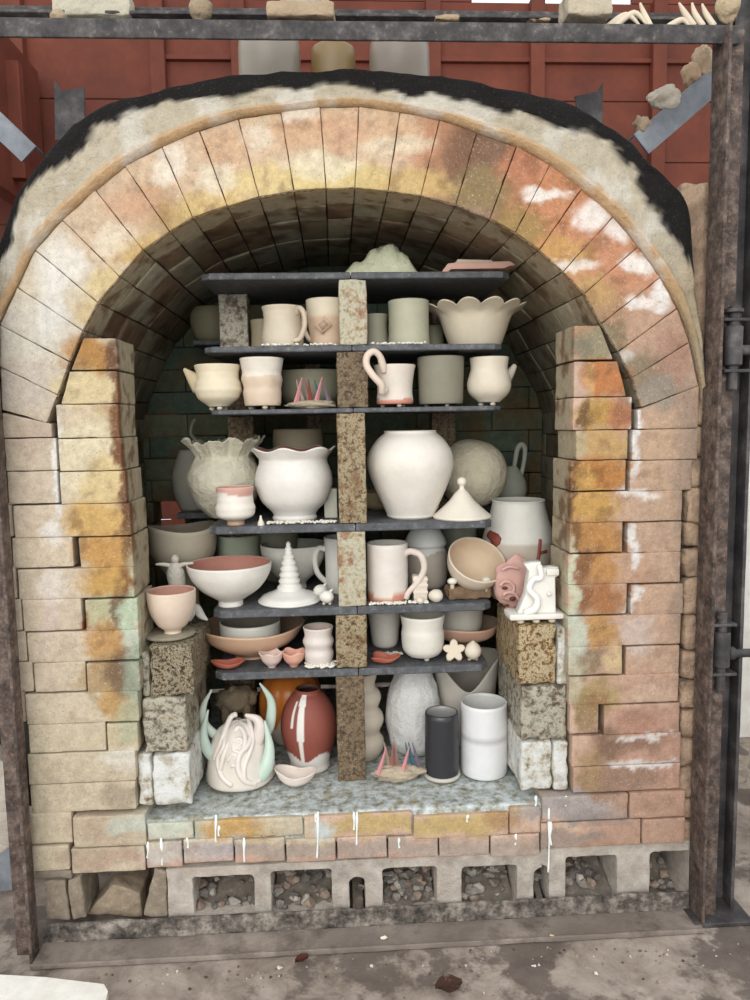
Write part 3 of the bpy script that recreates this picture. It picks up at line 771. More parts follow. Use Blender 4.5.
# ---- cinder blocks carrying the kiln
def rrect(x0, x1, z0, z1, r, n=4):
    pts = []
    for cx_, cz_, a0 in ((x1-r, z1-r, 0), (x0+r, z1-r, 90), (x0+r, z0+r, 180), (x1-r, z0+r, 270)):
        for k in range(n+1):
            a = math.radians(a0+90*k/n); pts.append((cx_+r*math.cos(a), cz_+r*math.sin(a)))
    return pts
def jit(pts, amp, close=True):
    out = []
    for i, (x, z) in enumerate(pts):
        x2, z2 = pts[(i+1) % len(pts)]
        L = math.hypot(x2-x, z2-z); n_ = max(1, int(L/0.012))
        for k in range(n_):
            t = k/n_; xx = x+(x2-x)*t; z_ = z+(z2-z)*t
            out.append((xx+noise.noise(Vector((xx*60, z_*60, 1)))*amp, z_+noise.noise(Vector((xx*60, z_*60, 5)))*amp))
    return out
ZB0 = 0.0
def X0(u, v=890): return P(u, v, 0).x
def Z0(u, v): return P(u, v, 0).z
blocks = [(168, 357, 866, [(192, 255, 876, 918), (270, 333, 870, 916)], 0, 1), (358, 541, 857, [(382, 438, 867, 912), (461, 518, 866, 910)], 1, 1), (542, 695, 846, [(565, 618, 856, 906), (649, 690, 851, 904)], 1, 0)]
for u0, u1, vt, holes, nl, nr in blocks:
    xa, xb = X0(u0), X0(u1); zt_ = Z0((u0+u1)/2, vt)
    zb = 0.012
    # outline with half-round notches at the ends where blocks meet
    nw = 0.018; nh0, nh1 = zb, Z0(u0, vt)-0.028*1.0
    def edge_notch(x, sgn):
        pts = []
        zc = zt_-0.055
        for k in range(7):
            a = math.pi/2*(k/6)
            pts.append((x+sgn*nw*math.sin(a) if False else x+sgn*nw*math.sin(a), zc+0.02*math.cos(a)))
        pts.append((x+sgn*nw, zb))
        return pts
    outl = [(xa, zt_)] if not nl else [(xa, zt_)]
    if nl: outl += edge_notch(xa, 1)
    else: outl += [(xa, zb)]
    if nr: outl += list(reversed(edge_notch(xb, -1)))
    else: outl += [(xb, zb)]
    outl += [(xb, zt_)]
    hs = []
    for (h0, h1, t_, b_) in holes:
        hs.append(jit(rrect(X0(h0), X0(h1), max(zb+0.012, Z0(h0, b_)), Z0((h0+h1)/2, t_), 0.010), 0.002))
    o = curve_slab('cinder_block', [jit(outl, 0.0022)]+hs, 0.19, M['block'], None, 0.002)
    o.location = (0, 0.095+0.002, 0)
    o.parent = kiln
# pinkish course resting on the blocks at right, stones and void behind
mb = MB()
abox(mb, X0(30), X0(700), 0.30, 0.32, 0.0, 0.12, r=0.001, res=0.2, amp=0)
abox(mb, X0(30), X0(700), 0.115, 0.30, Z0(350, 852)+0.0, ZH-0.075, r=0.001, res=0.2, amp=0)
mb.build('base_fill', M['dark'], kiln, smooth=False)
mb = MB()
rc = [lin(c) for c in ((156, 148, 138), (132, 124, 116), (182, 174, 162), (112, 106, 100), (160, 140, 124))]
for (h0, h1, dens) in ((192, 255, 16), (270, 333, 26), (382, 438, 26), (461, 518, 26), (565, 618, 14), (649, 683, 14), (350, 366, 5), (536, 548, 4)):
    xa, xb = X0(h0)+.006, X0(h1)-.006
    for k in range(dens*3):
        s_ = R(.006, .016); y = R(.02, .24)
        shard(mb, (R(xa, xb), y, 0.026+s_*0.4+y*0.33), s_*R(.8, 1.3), s_, s_*R(.6, 1), random.choice(rc), seed=k+h0*7, n=16)
    V = []; F = []; C = []
    for i in range(9):
        for j in range(9):
            x = xa+(xb-xa)*i/8; y = 0.006+0.27*j/8
            V.append((x, y, 0.022+y*0.33+0.008*noise.noise(Vector((x*50, y*50, 0))))); C.append(lin((134, 124, 112)))
    for i in range(8):
        for j in range(8): F.append((i*9+j, (i+1)*9+j, (i+1)*9+j+1, i*9+j+1))
    mb.add(V, F, C)
tag(mb.build('rubble', M['rubble'], None, smooth=False), 'loose grey rubble lying inside the openings of the cinder blocks', 'rubble', kind='stuff')
# left end: broken block pieces in the open gap
def wedge(name, pts, y0, y1, mat, label, cat='brick', group=None, col=(150, 136, 118)):
    mb = MB()
    a = [Vector((P(u, v, y0).x, y0, P(u, v, y0).z)) for u, v in pts]
    c8 = [a[0], a[1], a[0]+Vector((0, y1-y0, 0)), a[1]+Vector((0, y1-y0, 0)), a[3], a[2], a[3]+Vector((0, y1-y0, 0)), a[2]+Vector((0, y1-y0, 0))]
    rough_box(mb, c8, r=0.005, res=0.008, amp=0.003, colf=lin(col), nscale=30, chip=0.006, seed=pts[0][0])
    return tag(mb.build(name, mat), label, cat, group)
wedge('broken_brick', [(46, 920), (70, 921), (65, 880), (43, 882)], 0.0, 0.09, M['rubble'], 'grey leaning brick half at far left end under the kiln base')
wedge('broken_brick', [(72, 921), (86, 919), (80, 876), (66, 880)], 0.0, 0.10, M['rubble'], 'upright grey brick piece to the left of the big rounded broken brick')
wedge('broken_brick', [(86, 915), (143, 918), (140, 893), (112, 884)], 0.03, 0.13, M['rubble'], 'big rounded broken tan brick lying in the gap under the left base', col=(164, 146, 124))
wedge('broken_brick', [(143, 916), (168, 918), (166, 872), (154, 868)], 0.0, 0.08, M['rubble'], 'tall leaning grey brick piece beside the first cinder block')
wedge('broken_brick', [(34, 880), (72, 880), (72, 870), (34, 870)], 0.0, 0.10, M['rubble'], 'thin grey brick slip under the left end of the base course', col=(150, 138, 122))
# ================================================================== STEEL FRAME
def wmat(o):
    b = Matrix.Translation(o.location) @ o.rotation_euler.to_matrix().to_4x4()
    return wmat(o.parent) @ o.matrix_parent_inverse @ b if o.parent else b
def keep(o, parent):
    o.parent = parent
    o.matrix_parent_inverse = wmat(parent).inverted()
frame = kiln
def fpart(name, boxes, mat, parent=frame, off=Vector((0, -0.05, 0)), r=0.002, amp=0.0006, res=0.03):
    mb = MB()
    for (x0, x1, y0, y1, z0, z1) in boxes: abox(mb, x0, x1, y0, y1, z0, z1, r=r, res=res, amp=amp)
    o = mb.build(name, mat, parent)
    keep(o, parent)
    return o
FY = -0.04
zt0, zt1 = P(350, 43, FY).z, P(350, 24, FY).z
xL = P(21, 700, FY).x; xR = P(694, 640, 0.0).x; xR2 = P(707, 700, FY).x
fpart('frame_post', [(xL-0.045, xL, FY, FY+0.006, 0.0, zt1-0.01), (xL-0.007, xL, FY-0.03, FY+0.0, 0, zt1-0.01)], M['rust'])
fpart('frame_post', [(xR, xR+0.007, FY-0.03, FY+0.035, 0.0, zt1-0.002), (xR+0.007, xR+0.045, FY-0.002, FY+0.006, 0, zt1-0.002)], M['rust'])
fpart('frame_top_beam', [(xL-0.2, xR2+0.02, FY-0.012, FY-0.005, zt0, zt1), (xL-0.2, xR2+0.02, FY-0.005, FY+0.035, zt1-0.006, zt1)], M['beam'])
zb1 = P(350, 911, 0.0).z
fpart('frame_bottom_beam', [(xL+0.002, xR-0.001, -0.0165, -0.0095, 0.004, 0.048)], M['base_steel'], res=0.012, amp=0.0025, r=0.0015)
fpart('frame_bottom_flange', [(xL+0.002, xR-0.001, -0.085, -0.017, 0.002, 0.009), (xL+0.002, xR-0.001, -0.088, -0.083, 0.002, 0.013)], M['flange'], res=0.012, amp=0.0015, r=0.0015)
# second beam above and behind the front one
BY = 0.10
frame2 = thing('steel_beam', 'upper rusty steel beam running behind the front frame', 'beam', (0, BY, P(350, 22, BY).z))
fpart('web', [(-1.2, P(735, 20, BY).x, BY, BY+0.008, P(350, 26, BY).z, P(350, 9, BY).z)], M['beam'], frame2)
fpart('flange', [(-1.2, P(735, 20, BY).x, BY-0.05, BY, P(350, 26, BY).z-0.006, P(350, 26, BY).z)], M['beam'], frame2)
# door post with hinges at right
DY = -0.02
door = thing('door_post', 'heavy dark steel channel post with bolted hinges right of the kiln', 'post', (P(726, 600, DY).x, DY, 0))
xa, xb = P(709, 500, DY).x, P(747, 500, DY).x
fpart('channel', [(xa, xb, DY+0.03, DY+0.038, 0.01, 2.3), (xa, xa+0.008, DY, DY+0.03, 0.01, 2.3), (xb-0.008, xb, DY-0.006, DY+0.03, 0.01, 2.3), (xa+0.03, xa+0.036, DY+0.012, DY+0.03, 0.01, 2.3)], M['steel'], door)
fpart('foot_plate', [(xa-0.03, xb+0.02, DY-0.05, DY+0.08, 0.0, 0.01)], M['steel'], door)
def cyl(mb, c, r, h, axis='z', seg=20, mi=0):
    V = []; F = []
    bz = min(r, h)*0.15
    rings = [(-h/2, r-bz), (-h/2+bz, r), (h/2-bz, r), (h/2, r-bz)]
    for z, rr in rings:
        for k in range(seg):
            a = 2*math.pi*k/seg; p = Vector((rr*math.cos(a), rr*math.sin(a), z))
            if axis == 'x': p = Vector((p.z, p.x, p.y))
            if axis == 'y': p = Vector((p.x, p.z, p.y))
            V.append(p+Vector(c))
    for i in range(3):
        for k in range(seg): F.append((i*seg+k, i*seg+(k+1) % seg, (i+1)*seg+(k+1) % seg, (i+1)*seg+k))
    F.append(tuple(range(seg))[::-1]); F.append(tuple(range(3*seg, 4*seg)))
    mb.add(V, F, None, mi)
def hpart(name, fn, mat, parent):
    mb = MB(); fn(mb); o = mb.build(name, mat, parent, autos=35)
    keep(o, parent)
    return o
HY = DY-0.03
def ctr(u, v): return P(u, v, HY)
s_ = S(HY)
for (u, vcap, vb0, vb1, vp, bolt) in ((733, 311, 326, 366, 390, False), (721, 617, 630, 668, 690, True)):
    def knuckle(mb):
        c = ctr(u, (vb0+vb1)/2); cyl(mb, c, 9*s_, (vb1-vb0)*s_)
    h = hpart('hinge', knuckle, M['steel'], door)
    def pin(mb):
        c0, c1 = ctr(u, vcap-5), ctr(u, vp); cyl(mb, (c0+c1)/2, 5*s_, (c0-c1).length)
        cyl(mb, ctr(u, vcap), 10*s_ if not bolt else 5*s_, 4*s_)
    o = hpart('hinge_pin', pin, M['steel'], h)
    def plates(mb):
        for v in (vb0-6, vb1+5):
            c = ctr(u, v); abox(mb, c.x-0.024, c.x+0.028, HY-0.012, DY+0.004, c.z-0.003, c.z+0.003, r=0.001, res=0.02, amp=0.0004)
        if bolt:
            c = ctr(u+24, (vb0+vb1)/2+4); cyl(mb, c, 4.5*s_, 60*s_, 'x'); cyl(mb, ctr(u+10, (vb0+vb1)/2+4), 7*s_, 7*s_, 'x')
        else:
            c = ctr(u+16, (vb0+vb1)/2+4); cyl(mb, c, 5*s_, 30*s_, 'x')
    hpart('hinge_bracket', plates, M['steel'], h)
# bits left and right of the frame
mb = MB()
a = P(-6, 780, -0.02)
abox(mb, a.x-0.2, P(8, 800, 0.15).x, 0.15, 0.19, 0.02, P(4, 720, 0.15).z, r=0.004, res=0.03, amp=0.001)
tag(mb.build('steel_column', M['grey_steel']), 'blue grey steel column at far left behind the frame post', 'column')
o = wedge('stone_slab', [(-16, 868), (13, 845), (11, 770), (-16, 745)], -0.02, 0.02, M['block'], 'pale stone slab leaning at the left edge of the frame', 'slab')
mb = MB()
abox(mb, P(737, 840, 0.5).x, P(737, 840, 0.5).x+0.3, 0.5, 0.8, 0.0, P(740, 812, 0.5).z, r=0.006, res=0.03, amp=0.003, colf=lin((176, 164, 146)))
tag(mb.build('masonry_block', M['rubble']), 'beige masonry block outdoors right of the dark door post', 'block')
mb = MB()
abox(mb, 1.33, 5.0, 0.84, 0.9, 0.0, 1.25, r=0.004, res=0.5, amp=0)  # added pale panel standing in for the bright outdoors past the door post
tag(mb.build('bright_outdoors_panel', M['plaster']), kind='structure')

# diagonal braces
def brace(name, u0, v0, u1, v1, Y, wpx, label, mat):
    mb = MB(); a, b2 = P(u0, v0, Y), P(u1, v1, Y); d = (b2-a).normalized(); n_ = Vector((-d.z, 0, d.x)) if d.x > 0 else Vector((d.z, 0, -d.x))
    wv = n_*wpx*S(Y)
    c8 = []
    for q in (a, a+wv):
        pass
    for zq in (0, 1):
        for yq in (0, 0.007):
            for xq in (a, b2): c8.append(xq+wv*(zq-1)+Vector((0, yq, 0)))
    rough_box(mb, c8, r=0.001, res=0.03, amp=0.0003)
    c8 = []
    for zq in (0, 1):
        for yq in (0.0, 0.05):
            for xq in (a, b2): c8.append(xq-n_*0.006*(1-zq)+Vector((0, 0.007+yq, 0)))
    rough_box(mb, c8, r=0.001, res=0.03, amp=0.0003)
    return tag(mb.build(name, mat), label, 'brace')
brace('angle_brace', 634, 134, 722, 58, 0.16, 24, 'grey diagonal angle steel brace at upper right carrying clay scraps', M['grey_steel'])
brace('angle_brace', -8, 104, 36, 146, 0.25, 20, 'grey diagonal steel brace at the upper left corner', M['grey_steel'])
def shp(name, pts, Y, dep, mat, label, cat, col=(0.6, 0.6, 0.6), bevel=0.001):
    o = curve_slab(name, [[(P(u, v, Y).x, P(u, v, Y).z) for u, v in pts]], dep, mat, None, bevel, col)
    o.location.y = Y
    return tag(o, label, cat)
shp('steel_plate', [(55, 82), (62, 92), (84, 88), (85, 140), (56, 140)], 0.20, 0.006, M['steel'], 'dark steel plate standing up behind the left shoulder of the arch', 'plate')
shp('steel_plate', [(575, 97), (597, 92), (602, 84), (602, 125), (580, 125)], 0.12, 0.006, M['steel'], 'small dark steel plate sticking up behind the right shoulder of the arch', 'plate')
# glass and tin vessels on the kiln roof
def jar(u0, u1, v0, v1, Y, col, label, cat='jar', kind='glass_jar', mat='glazed'):
    s = S(Y, 2.0); r = (u1-u0)/2; mb = MB()
    zb_ = P((u0+u1)/2, 70, 0).z+0.004; h = (P((u0+u1)/2, v0, Y).z-zb_)/s
    lathe(mb, [(r*0.8, 0), (r*0.97, 3), (r, 8), (r, h*0.8), (r*0.97, h)], s, 2, 40, lin(col), lin(col))
    o = mb.build(kind, M[mat]); o.location = (P((u0+u1)/2, v1, Y).x, Y, zb_)
    return tag(o, label, cat)
jar(239, 301, 44, 72, 0.3, (150, 140, 126), 'wide pale tin tub on the kiln roof, left of three vessels', 'tub', 'tin_tub')
jar(311, 356, 51, 68, 0.32, (140, 116, 74), 'small tan bowl on the kiln roof between two pale tubs', 'bowl', 'clay_bowl')
jar(369, 430, 46, 72, 0.3, (144, 132, 118), 'wide pale tin tub on the kiln roof, right of the tan bowl', 'tub', 'tin_tub')
# clay scraps on the beams
def lump(kind, u0, v0, u1, v1, Y, col, label, cat, amp=0.22, mat='rough_clay', boxy=False, ry=None, group=None):
    a, b2 = P(u0, v1, Y), P(u1, v0, Y); mb = MB()
    c = (a+b2)/2; rx, rz = (b2.x-a.x)/2, (b2.z-a.z)/2
    if boxy: abox(mb, a.x, b2.x, Y-(ry or rx*0.5), Y+(ry or rx*0.5), a.z, b2.z, r=0.004, res=0.008, amp=0.004, colf=lin(col), nscale=25)
    else: blob(mb, c, rx, ry or min(rx, rz)*1.0, rz, lin(col), 26, amp, 1.5, seed=u0)
    return tag(mb.build(kind, M[mat]), label, cat, group)
TY = FY+0.015; tb = zt1
def on_beam(kind, u0, u1, vtop, col, label, cat, Y=None, **k):
    Y = Y if Y is not None else TY
    return lump(kind, u0, vtop, u1, 22, Y, col, label, cat, **k)
U2 = BY-0.02
on_beam('clay_block', 57, 133, 0, (188, 180, 160), 'cream rough clay block on the upper beam at far left', 'block', Y=U2, boxy=True, ry=0.03)
on_beam('clay_pebble', 50, 66, 10, (170, 150, 124), 'small tan clay pebble left of the cream block on the beam', 'pebble', amp=0.2)
on_beam('clay_figure', 190, 211, -4, (156, 138, 112), 'knobbly tan clay stub standing on the top beam', 'clay')
on_beam('broken_brick', 268, 334, 8, (168, 146, 120), 'flat broken tan brick lying on the top beam left of centre', 'brick', boxy=True, ry=0.025)
on_beam('clay_lump', 280, 330, -8, (186, 172, 150), 'pale clay lump behind the flat broken brick on the beam', 'clay', Y=U2)
on_beam('plaster_pot', 563, 608, -4, (186, 172, 150), 'crumbling plaster pot on the top beam, left of the clay claws', 'pot', boxy=True, ry=0.03)
on_beam('clay_scrap', 434, 458, 18, (176, 152, 122), 'flat tan clay scrap on the top beam right of centre', 'clay', boxy=True, ry=0.01)
on_beam('clay_scrap', 528, 548, 22, (176, 152, 122), 'tiny clay scrap on the top beam left of the plaster pot', 'clay', boxy=True, ry=0.01)
on_beam('clay_lump', 716, 740, -6, (180, 160, 130), 'pale clay lump at the right end of the top beam', 'clay')
for gi, (grp, ws) in enumerate((('a', [(606, 28, 626, 15, 640, 26), (614, 27, 634, 13, 646, 24), (650, 26, 644, 14, 640, 3)]), ('b', [(668, 27, 682, 20, 690, 27), (694, 26, 684, 12, 679, 3), (703, 26, 695, 14, 692, 3), (714, 26, 706, 14, 702, 4)]))):
    t = thing('clay_claw', ['row of pale curved clay claws on the beam beside the plaster pot', 'row of pale curved clay claws on the beam at far right end'][gi], 'claw', P(ws[0][0], 28, TY))
    for k, wv in enumerate(ws):
        mb = MB(); pts = [P(wv[0], wv[1], TY), P(wv[2], wv[3], TY+0.004), P(wv[4], wv[5], TY)]
        tube(mb, pts, [0.006, 0.0055, 0.002], 10, 1.0, lin((216, 202, 180)))
        o = mb.build('claw', M['clay'], t); o.matrix_parent_inverse = Matrix.Translation(-Vector(t.location))
for k, (u0, v0, u1, v1, lb) in enumerate([(634, 116, 650, 134, 'lowest tan clay scrap on the right diagonal brace'), (650, 86, 682, 110, 'curled pale clay scrap on the right diagonal brace'), (682, 62, 700, 86, 'tan clay scrap just above the curled one on the brace'), (694, 46, 714, 76, 'topmost pale clay scrap on the right diagonal brace')]):
    lump('clay_scrap', u0, v0, u1, v1, 0.17, [(184, 160, 134), (214, 202, 184), (196, 166, 136), (206, 180, 150)][k], lb, 'clay', amp=0.35)

# things on the floor
mb = MB()
pts = [PZ(-60, 972, 0.03), PZ(45, 978, 0.03), PZ(104, 985, 0.03), PZ(108, 992, 0.03), PZ(96, 1040, 0.03), PZ(-70, 1040, 0.03)]
V = [Vector((p.x, p.y, z)) for z in (0.008, 0.032) for p in pts]; n = len(pts)
F = [tuple(range(n))[::-1], tuple(range(n, 2*n))]+[(i, (i+1) % n, n+(i+1) % n, n+i) for i in range(n)]
mb.add(V, F, None); tag(mb.build('plaster_board', M['plaster'], smooth=False), 'pale board lying on the floor at the lower left corner', 'board')
mb = MB(); rnd = random.Random(4)
for k in range(150):
    u, v = rnd.uniform(60, 740), rnd.choice([rnd.gauss(952, 8), rnd.uniform(940, 1000)])
    p = PZ(u, v, 0)
    if p.y > -0.095: p.y = -0.1-rnd.random()*0.05
    s2 = rnd.uniform(.0015, .004)
    shard(mb, (p.x, p.y, s2*.4), s2, s2, s2*.6, lin(rnd.choice([(210, 204, 194), (120, 100, 80), (170, 150, 130), (90, 74, 60), (150, 130, 112)])), seed=k)
tag(mb.build('floor_grit', M['rubble'], smooth=False), 'scattered grit and crumbs on the floor before the kiln', 'grit', kind='stuff')
for k, (u, v, s2, c, lb) in enumerate([(384, 938, .006, (236, 228, 214), 'largest white chip lying in the bottom channel'), (280, 964, .005, (232, 224, 210), 'white chip on the floor left of centre'), (372, 962, .004, (226, 216, 202), 'small white chip on the floor below the channel'), (596, 970, .0045, (236, 232, 226), 'white chip on the floor right of centre'), (534, 962, .004, (232, 228, 222), 'white chip on the floor below the right blocks'), (552, 936, .005, (214, 190, 150), 'tan pebble resting in the bottom channel at right')]):
    Yp = PZ(u, v, 0.01 if v > 945 else 0.012)
    mb = MB(); zb_ = 0.0 if Yp.y < -0.09 else 0.0095
    shard(mb, (Yp.x, Yp.y, zb_+s2*.6), s2*1.3, s2, s2*.7, lin(c), seed=k+90)
    tag(mb.build('clay_chip', M['clay'], smooth=False), lb, 'chip')
def leaf(u, v, L, W, col, label, rz):
    p = PZ(u, v, 0); mb = MB(); V = []; F = []; n1, n2 = 10, 6
    for i in range(n1+1):
        t = i/n1; wd = W*math.sin(math.pi*min(1, t*0.94+0.03))**0.8
        for j in range(n2+1):
            q = j/n2*2-1
            V.append(Vector((L*(t-.5), wd*q, 0.004+0.006*abs(q)+0.004*noise.noise(Vector((t*4, q*3, u)))+0.003)))
    V2 = [x+Vector((0, 0, 0.0008)) for x in V]; m_ = len(V)
    for i in range(n1):
        for j in range(n2):
            a = i*(n2+1)+j; q = (a, a+1, a+n2+2, a+n2+1); F.append(q); F.append(tuple(x+m_ for x in reversed(q)))
    mb.add(V+V2, F, lin(col)); o = mb.build('dry_leaf', M['rubble']); o.location = (p.x, p.y, 0.001); o.rotation_euler.z = rz
    tag(o, label, 'leaf')
leaf(449, 990, 0.055, 0.022, (74, 50, 40), 'large dark dry leaf on the floor right of centre', 0.2)
leaf(302, 964, 0.03, 0.010, (84, 44, 32), 'small red brown leaf against the bottom channel', 0.5)
# ================================================================== SHELVES, POSTS AND STANDS
def xz(u, z, Y):
    # world x whose projection at height z and depth Y falls on pixel column u
    x = 0.0
    for _ in range(4):
        dd = Vector((x, Y, z))-CAM; uu = 375+FPX*dd.dot(RT)/dd.dot(_f)
        x += (u-uu)*S(Y)
    return x
SY = 0.13
LV = {1: (272, 200, 511), 2: (345, 203, 503), 3: (408, 210, 502), 4: (524, 208, 493), 5: (607, 212, 492), 6: (669, 214, 489)}
ZS = {k: P(353, v[0], SY).z for k, v in LV.items()}; ZS[0] = ZH+0.001
TH = {1: .014, 2: .013, 3: .010, 4: .017, 5: .018, 6: .017}
names = {1: 'top', 2: 'second', 3: 'third', 4: 'fourth', 5: 'fifth', 6: 'lowest'}
xm = P(353, 400, SY).x
SD = 0.345
for k in range(1, 7):
    v, u0, u1 = LV[k]
    for side, (xa, xb) in (('left', (P(u0, v, SY).x, xm-0.001)), ('right', (xm+0.001, P(u1, v, SY).x))):
        mb = MB(); c = 0.018
        # clipped front corner
        pts = [(xa+(c if side == 'left' else 0), SY), (xb-(c if side == 'right' else 0), SY), (xb, SY+c if side == 'right' else SY+.001), (xb, SY+SD), (xa, SY+SD), (xa, SY+c if side == 'left' else SY+.001)]
        n = len(pts); bv = 0.002
        V = []
        ctr_ = (sum(p[0] for p in pts)/n, sum(p[1] for p in pts)/n)
        for z, ins in ((ZS[k]-TH[k], bv), (ZS[k]-TH[k]+bv, 0), (ZS[k]-bv, 0), (ZS[k], bv)):
            for x, y in pts:
                V.append((x-(ins if x > ctr_[0] else -ins), y-(ins if y > ctr_[1] else -ins), z))
        F = [tuple(range(n))[::-1], tuple(range(3*n, 4*n))]
        for i in range(3):
            for j in range(n): F.append((i*n+j, i*n+(j+1) % n, (i+1)*n+(j+1) % n, (i+1)*n+j))
        mb.add(V, F, None)
        tag(mb.build('kiln_shelf', M['shelf'], smooth=False), f'dark grey kiln shelf slab, {side} half of the {names[k]} level in the stack', 'kiln shelf', 'kiln shelves of the front stack')
def kpost(u0, u1, ztop, zbot, Y, mat, label, dep=0.06):
    mb = MB(); um = (u0+u1)/2
    xa, xb = xz(u0, (ztop+zbot)/2, Y), xz(u1, (ztop+zbot)/2, Y)
    abox(mb, xa, xb, Y, Y+dep, zbot+0.0004, ztop-0.0004, r=0.003, res=0.007, amp=0.0016, nscale=30, seed=u0+ztop, chip=0.003)
    return tag(mb.build('kiln_post', M[mat]), label, 'kiln post', 'kiln posts between the shelves')
PY = SY+0.003
kpost(339, 367, ZS[1]-TH[1], ZS[2], PY, 'post_pale', 'pale rust-spotted kiln post in the front centre under the top shelf')
kpost(337, 368, ZS[2]-TH[2], ZS[3], PY, 'post_brown', 'brown kiln post in the front centre, left of the cup with the looping handle')
kpost(338, 366, ZS[3]-TH[3], ZS[4], PY, 'post', 'tall crusted tan kiln post in the front centre between the two biggest white jars')
kpost(338, 366, ZS[4]-TH[4], ZS[5], PY, 'post_pale', 'pale kiln post with brown patch in the front centre beside the orange-footed mug')
kpost(336, 367, ZS[5]-TH[5], ZS[6], PY, 'post', 'short rusty kiln post in the front centre above the lowest shelf')
kpost(337, 365, ZS[6]-TH[6], ZS[0], PY, 'post_brown', 'tall brown kiln post in the front centre standing on the kiln floor')
RYp = 0.405
kpost(219, 248, ZS[1]-TH[1], ZS[2], 0.30, 'crust_green', 'mottled green rear kiln post under the left end of the top shelf')
for lv in (2, 3, 4, 5, 6):
    zt_ = ZS[lv]-TH[lv]; zb_ = ZS[lv+1] if lv < 6 else ZS[0]
    kpost(229, 255, zt_, zb_, RYp, 'post_brown', f'brown rear kiln post at left, under the {names[lv]} shelf')
for lv in (1, 2, 3, 4, 5, 6):
    zt_ = ZS[lv]-TH[lv]; zb_ = ZS[lv+1] if lv < 6 else ZS[0]
    kpost(432, 456, zt_, zb_, RYp+0.005, 'post_brown', f'brown rear kiln post at right, under the {names[lv]} shelf')
# rear stack: one broad shelf on posts, holding the dim pieces at the back
ZR = ZS[4]-0.01; RY0 = 0.50
for side, (xa, xb) in (('left', (-0.43, 0.02)), ('right', (0.024, 0.43))):
    mb = MB(); abox(mb, xa, xb, RY0, RY0+0.2, ZR-0.016, ZR, r=0.002, res=0.2, amp=0)
    tag(mb.build('kiln_shelf', M['shelf'], smooth=False), f'dim {side} kiln shelf of the rear stack, behind the front shelves', 'kiln shelf', 'kiln shelves of the rear stack')
for x, nm in ((-0.31, 'left'), (0.02, 'centre'), (0.36, 'right')):
    mb = MB(); abox(mb, x-0.025, x+0.025, RY0+0.09, RY0+0.15, ZH+0.001, ZR-0.0165, r=0.003, res=0.03, amp=0.001)
    tag(mb.build('kiln_post', M['post_brown']), f'dark {nm} kiln post of the rear stack', 'kiln post', 'kiln posts of the rear stack')
ZR2 = P(213, 343, .58).z
mb = MB(); abox(mb, xz(196, ZR2, .56), xz(330, ZR2, .56), RY0+0.01, RY0+0.14, ZR2-0.012, ZR2, r=0.002, res=0.2, amp=0)
tag(mb.build('kiln_shelf', M['shelf'], smooth=False), 'small dim upper kiln shelf of the rear stack under the olive bowl', 'kiln shelf')
for x, nm in ((xz(241, ZR2, .56), 'left'), (xz(312, ZR2, .56), 'right')):
    mb = MB(); abox(mb, x-0.02, x+0.02, RY0+0.05, RY0+0.09, ZR+0.0005, ZR2-0.0125, r=0.003, res=0.03, amp=0.001)
    tag(mb.build('kiln_post', M['post_brown']), f'dark {nm} upper kiln post carrying the small rear shelf', 'kiln post')
# side stands built of crusted bricks
def stand(u0, u1, v0, v1, Y, dep, mat, label, xshift=0.0):
    mb = MB()
    xa, xb = P(u0, (v0+v1)/2, Y).x, P(u1, (v0+v1)/2, Y).x
    zt_, zb_ = (P((u0+u1)/2, v0, Y).z if v0 else 0), P((u0+u1)/2, v1, Y).z
    abox(mb, xa, xb, Y, Y+dep, max(zb_, ZH+0.001)+0.0006, zt_-0.0006, r=0.006, res=0.009, amp=0.004, nscale=22, seed=u0+v0, chip=0.006)
    return tag(mb.build('stand_brick', M[mat]), label, 'brick', 'crusted bricks of the side stands')
YL = 0.012
stand(150, 193, 645, 697, YL+.004, .225, 'crust', 'dark speckled crusted brick at the top of the left stand, under the pink bowl')
stand(142, 149, 652, 697, YL+.012, .2, 'crust_green', 'thin crusted slip of brick left of the dark speckled brick')
stand(143, 187, 698, 753, YL, .235, 'crust_green', 'green-grey mottled brick in the middle of the left stand')
stand(137, 152, 754, 806, YL, .22, 'white_crust', 'narrow white-crusted brick standing at the foot of the left stand')
stand(153, 191, 754, 806, YL-.002, .235, 'white_crust', 'chipped white-crusted brick at the foot of the left stand')
stand(153, 196, 645, 702, .245, .22, 'crust', 'rear top brick of the left stand'); stand(153, 196, 703, 753, .245, .22, 'post_brown', 'rear middle brick of the left stand'); stand(153, 196, 754, 806, .245, .22, 'crust', 'rear foot brick of the left stand')
stand(519, 556, 626, 685, YL+.01, .23, 'crust_gold', 'gold-brown crusted brick at the top of the right stand under the white sculpture')
stand(557, 568, 627, 685, YL+.012, .22, 'white_crust', 'narrow grey crusted brick at the top right of the right stand')
stand(521, 567, 686, 741, YL+.004, .235, 'crust_green', 'pale mottled brick in the middle of the right stand')
stand(521, 552, 742, 791, YL, .235, 'white_crust', 'white-crusted brick at the foot of the right stand')
stand(553, 568, 742, 791, YL, .22, 'white_crust', 'narrow white-crusted brick at the right foot of the right stand')
stand(516, 566, 626, 685, .248, .25, 'post_brown', 'rear top brick of the right stand'); stand(516, 566, 686, 741, .248, .25, 'crust', 'rear middle brick of the right stand'); stand(516, 566, 742, 791, .248, .25, 'crust', 'rear foot brick of the right stand')
ZL = P(170, 645, YL).z; ZRt = P(540, 626, YL+.01).z

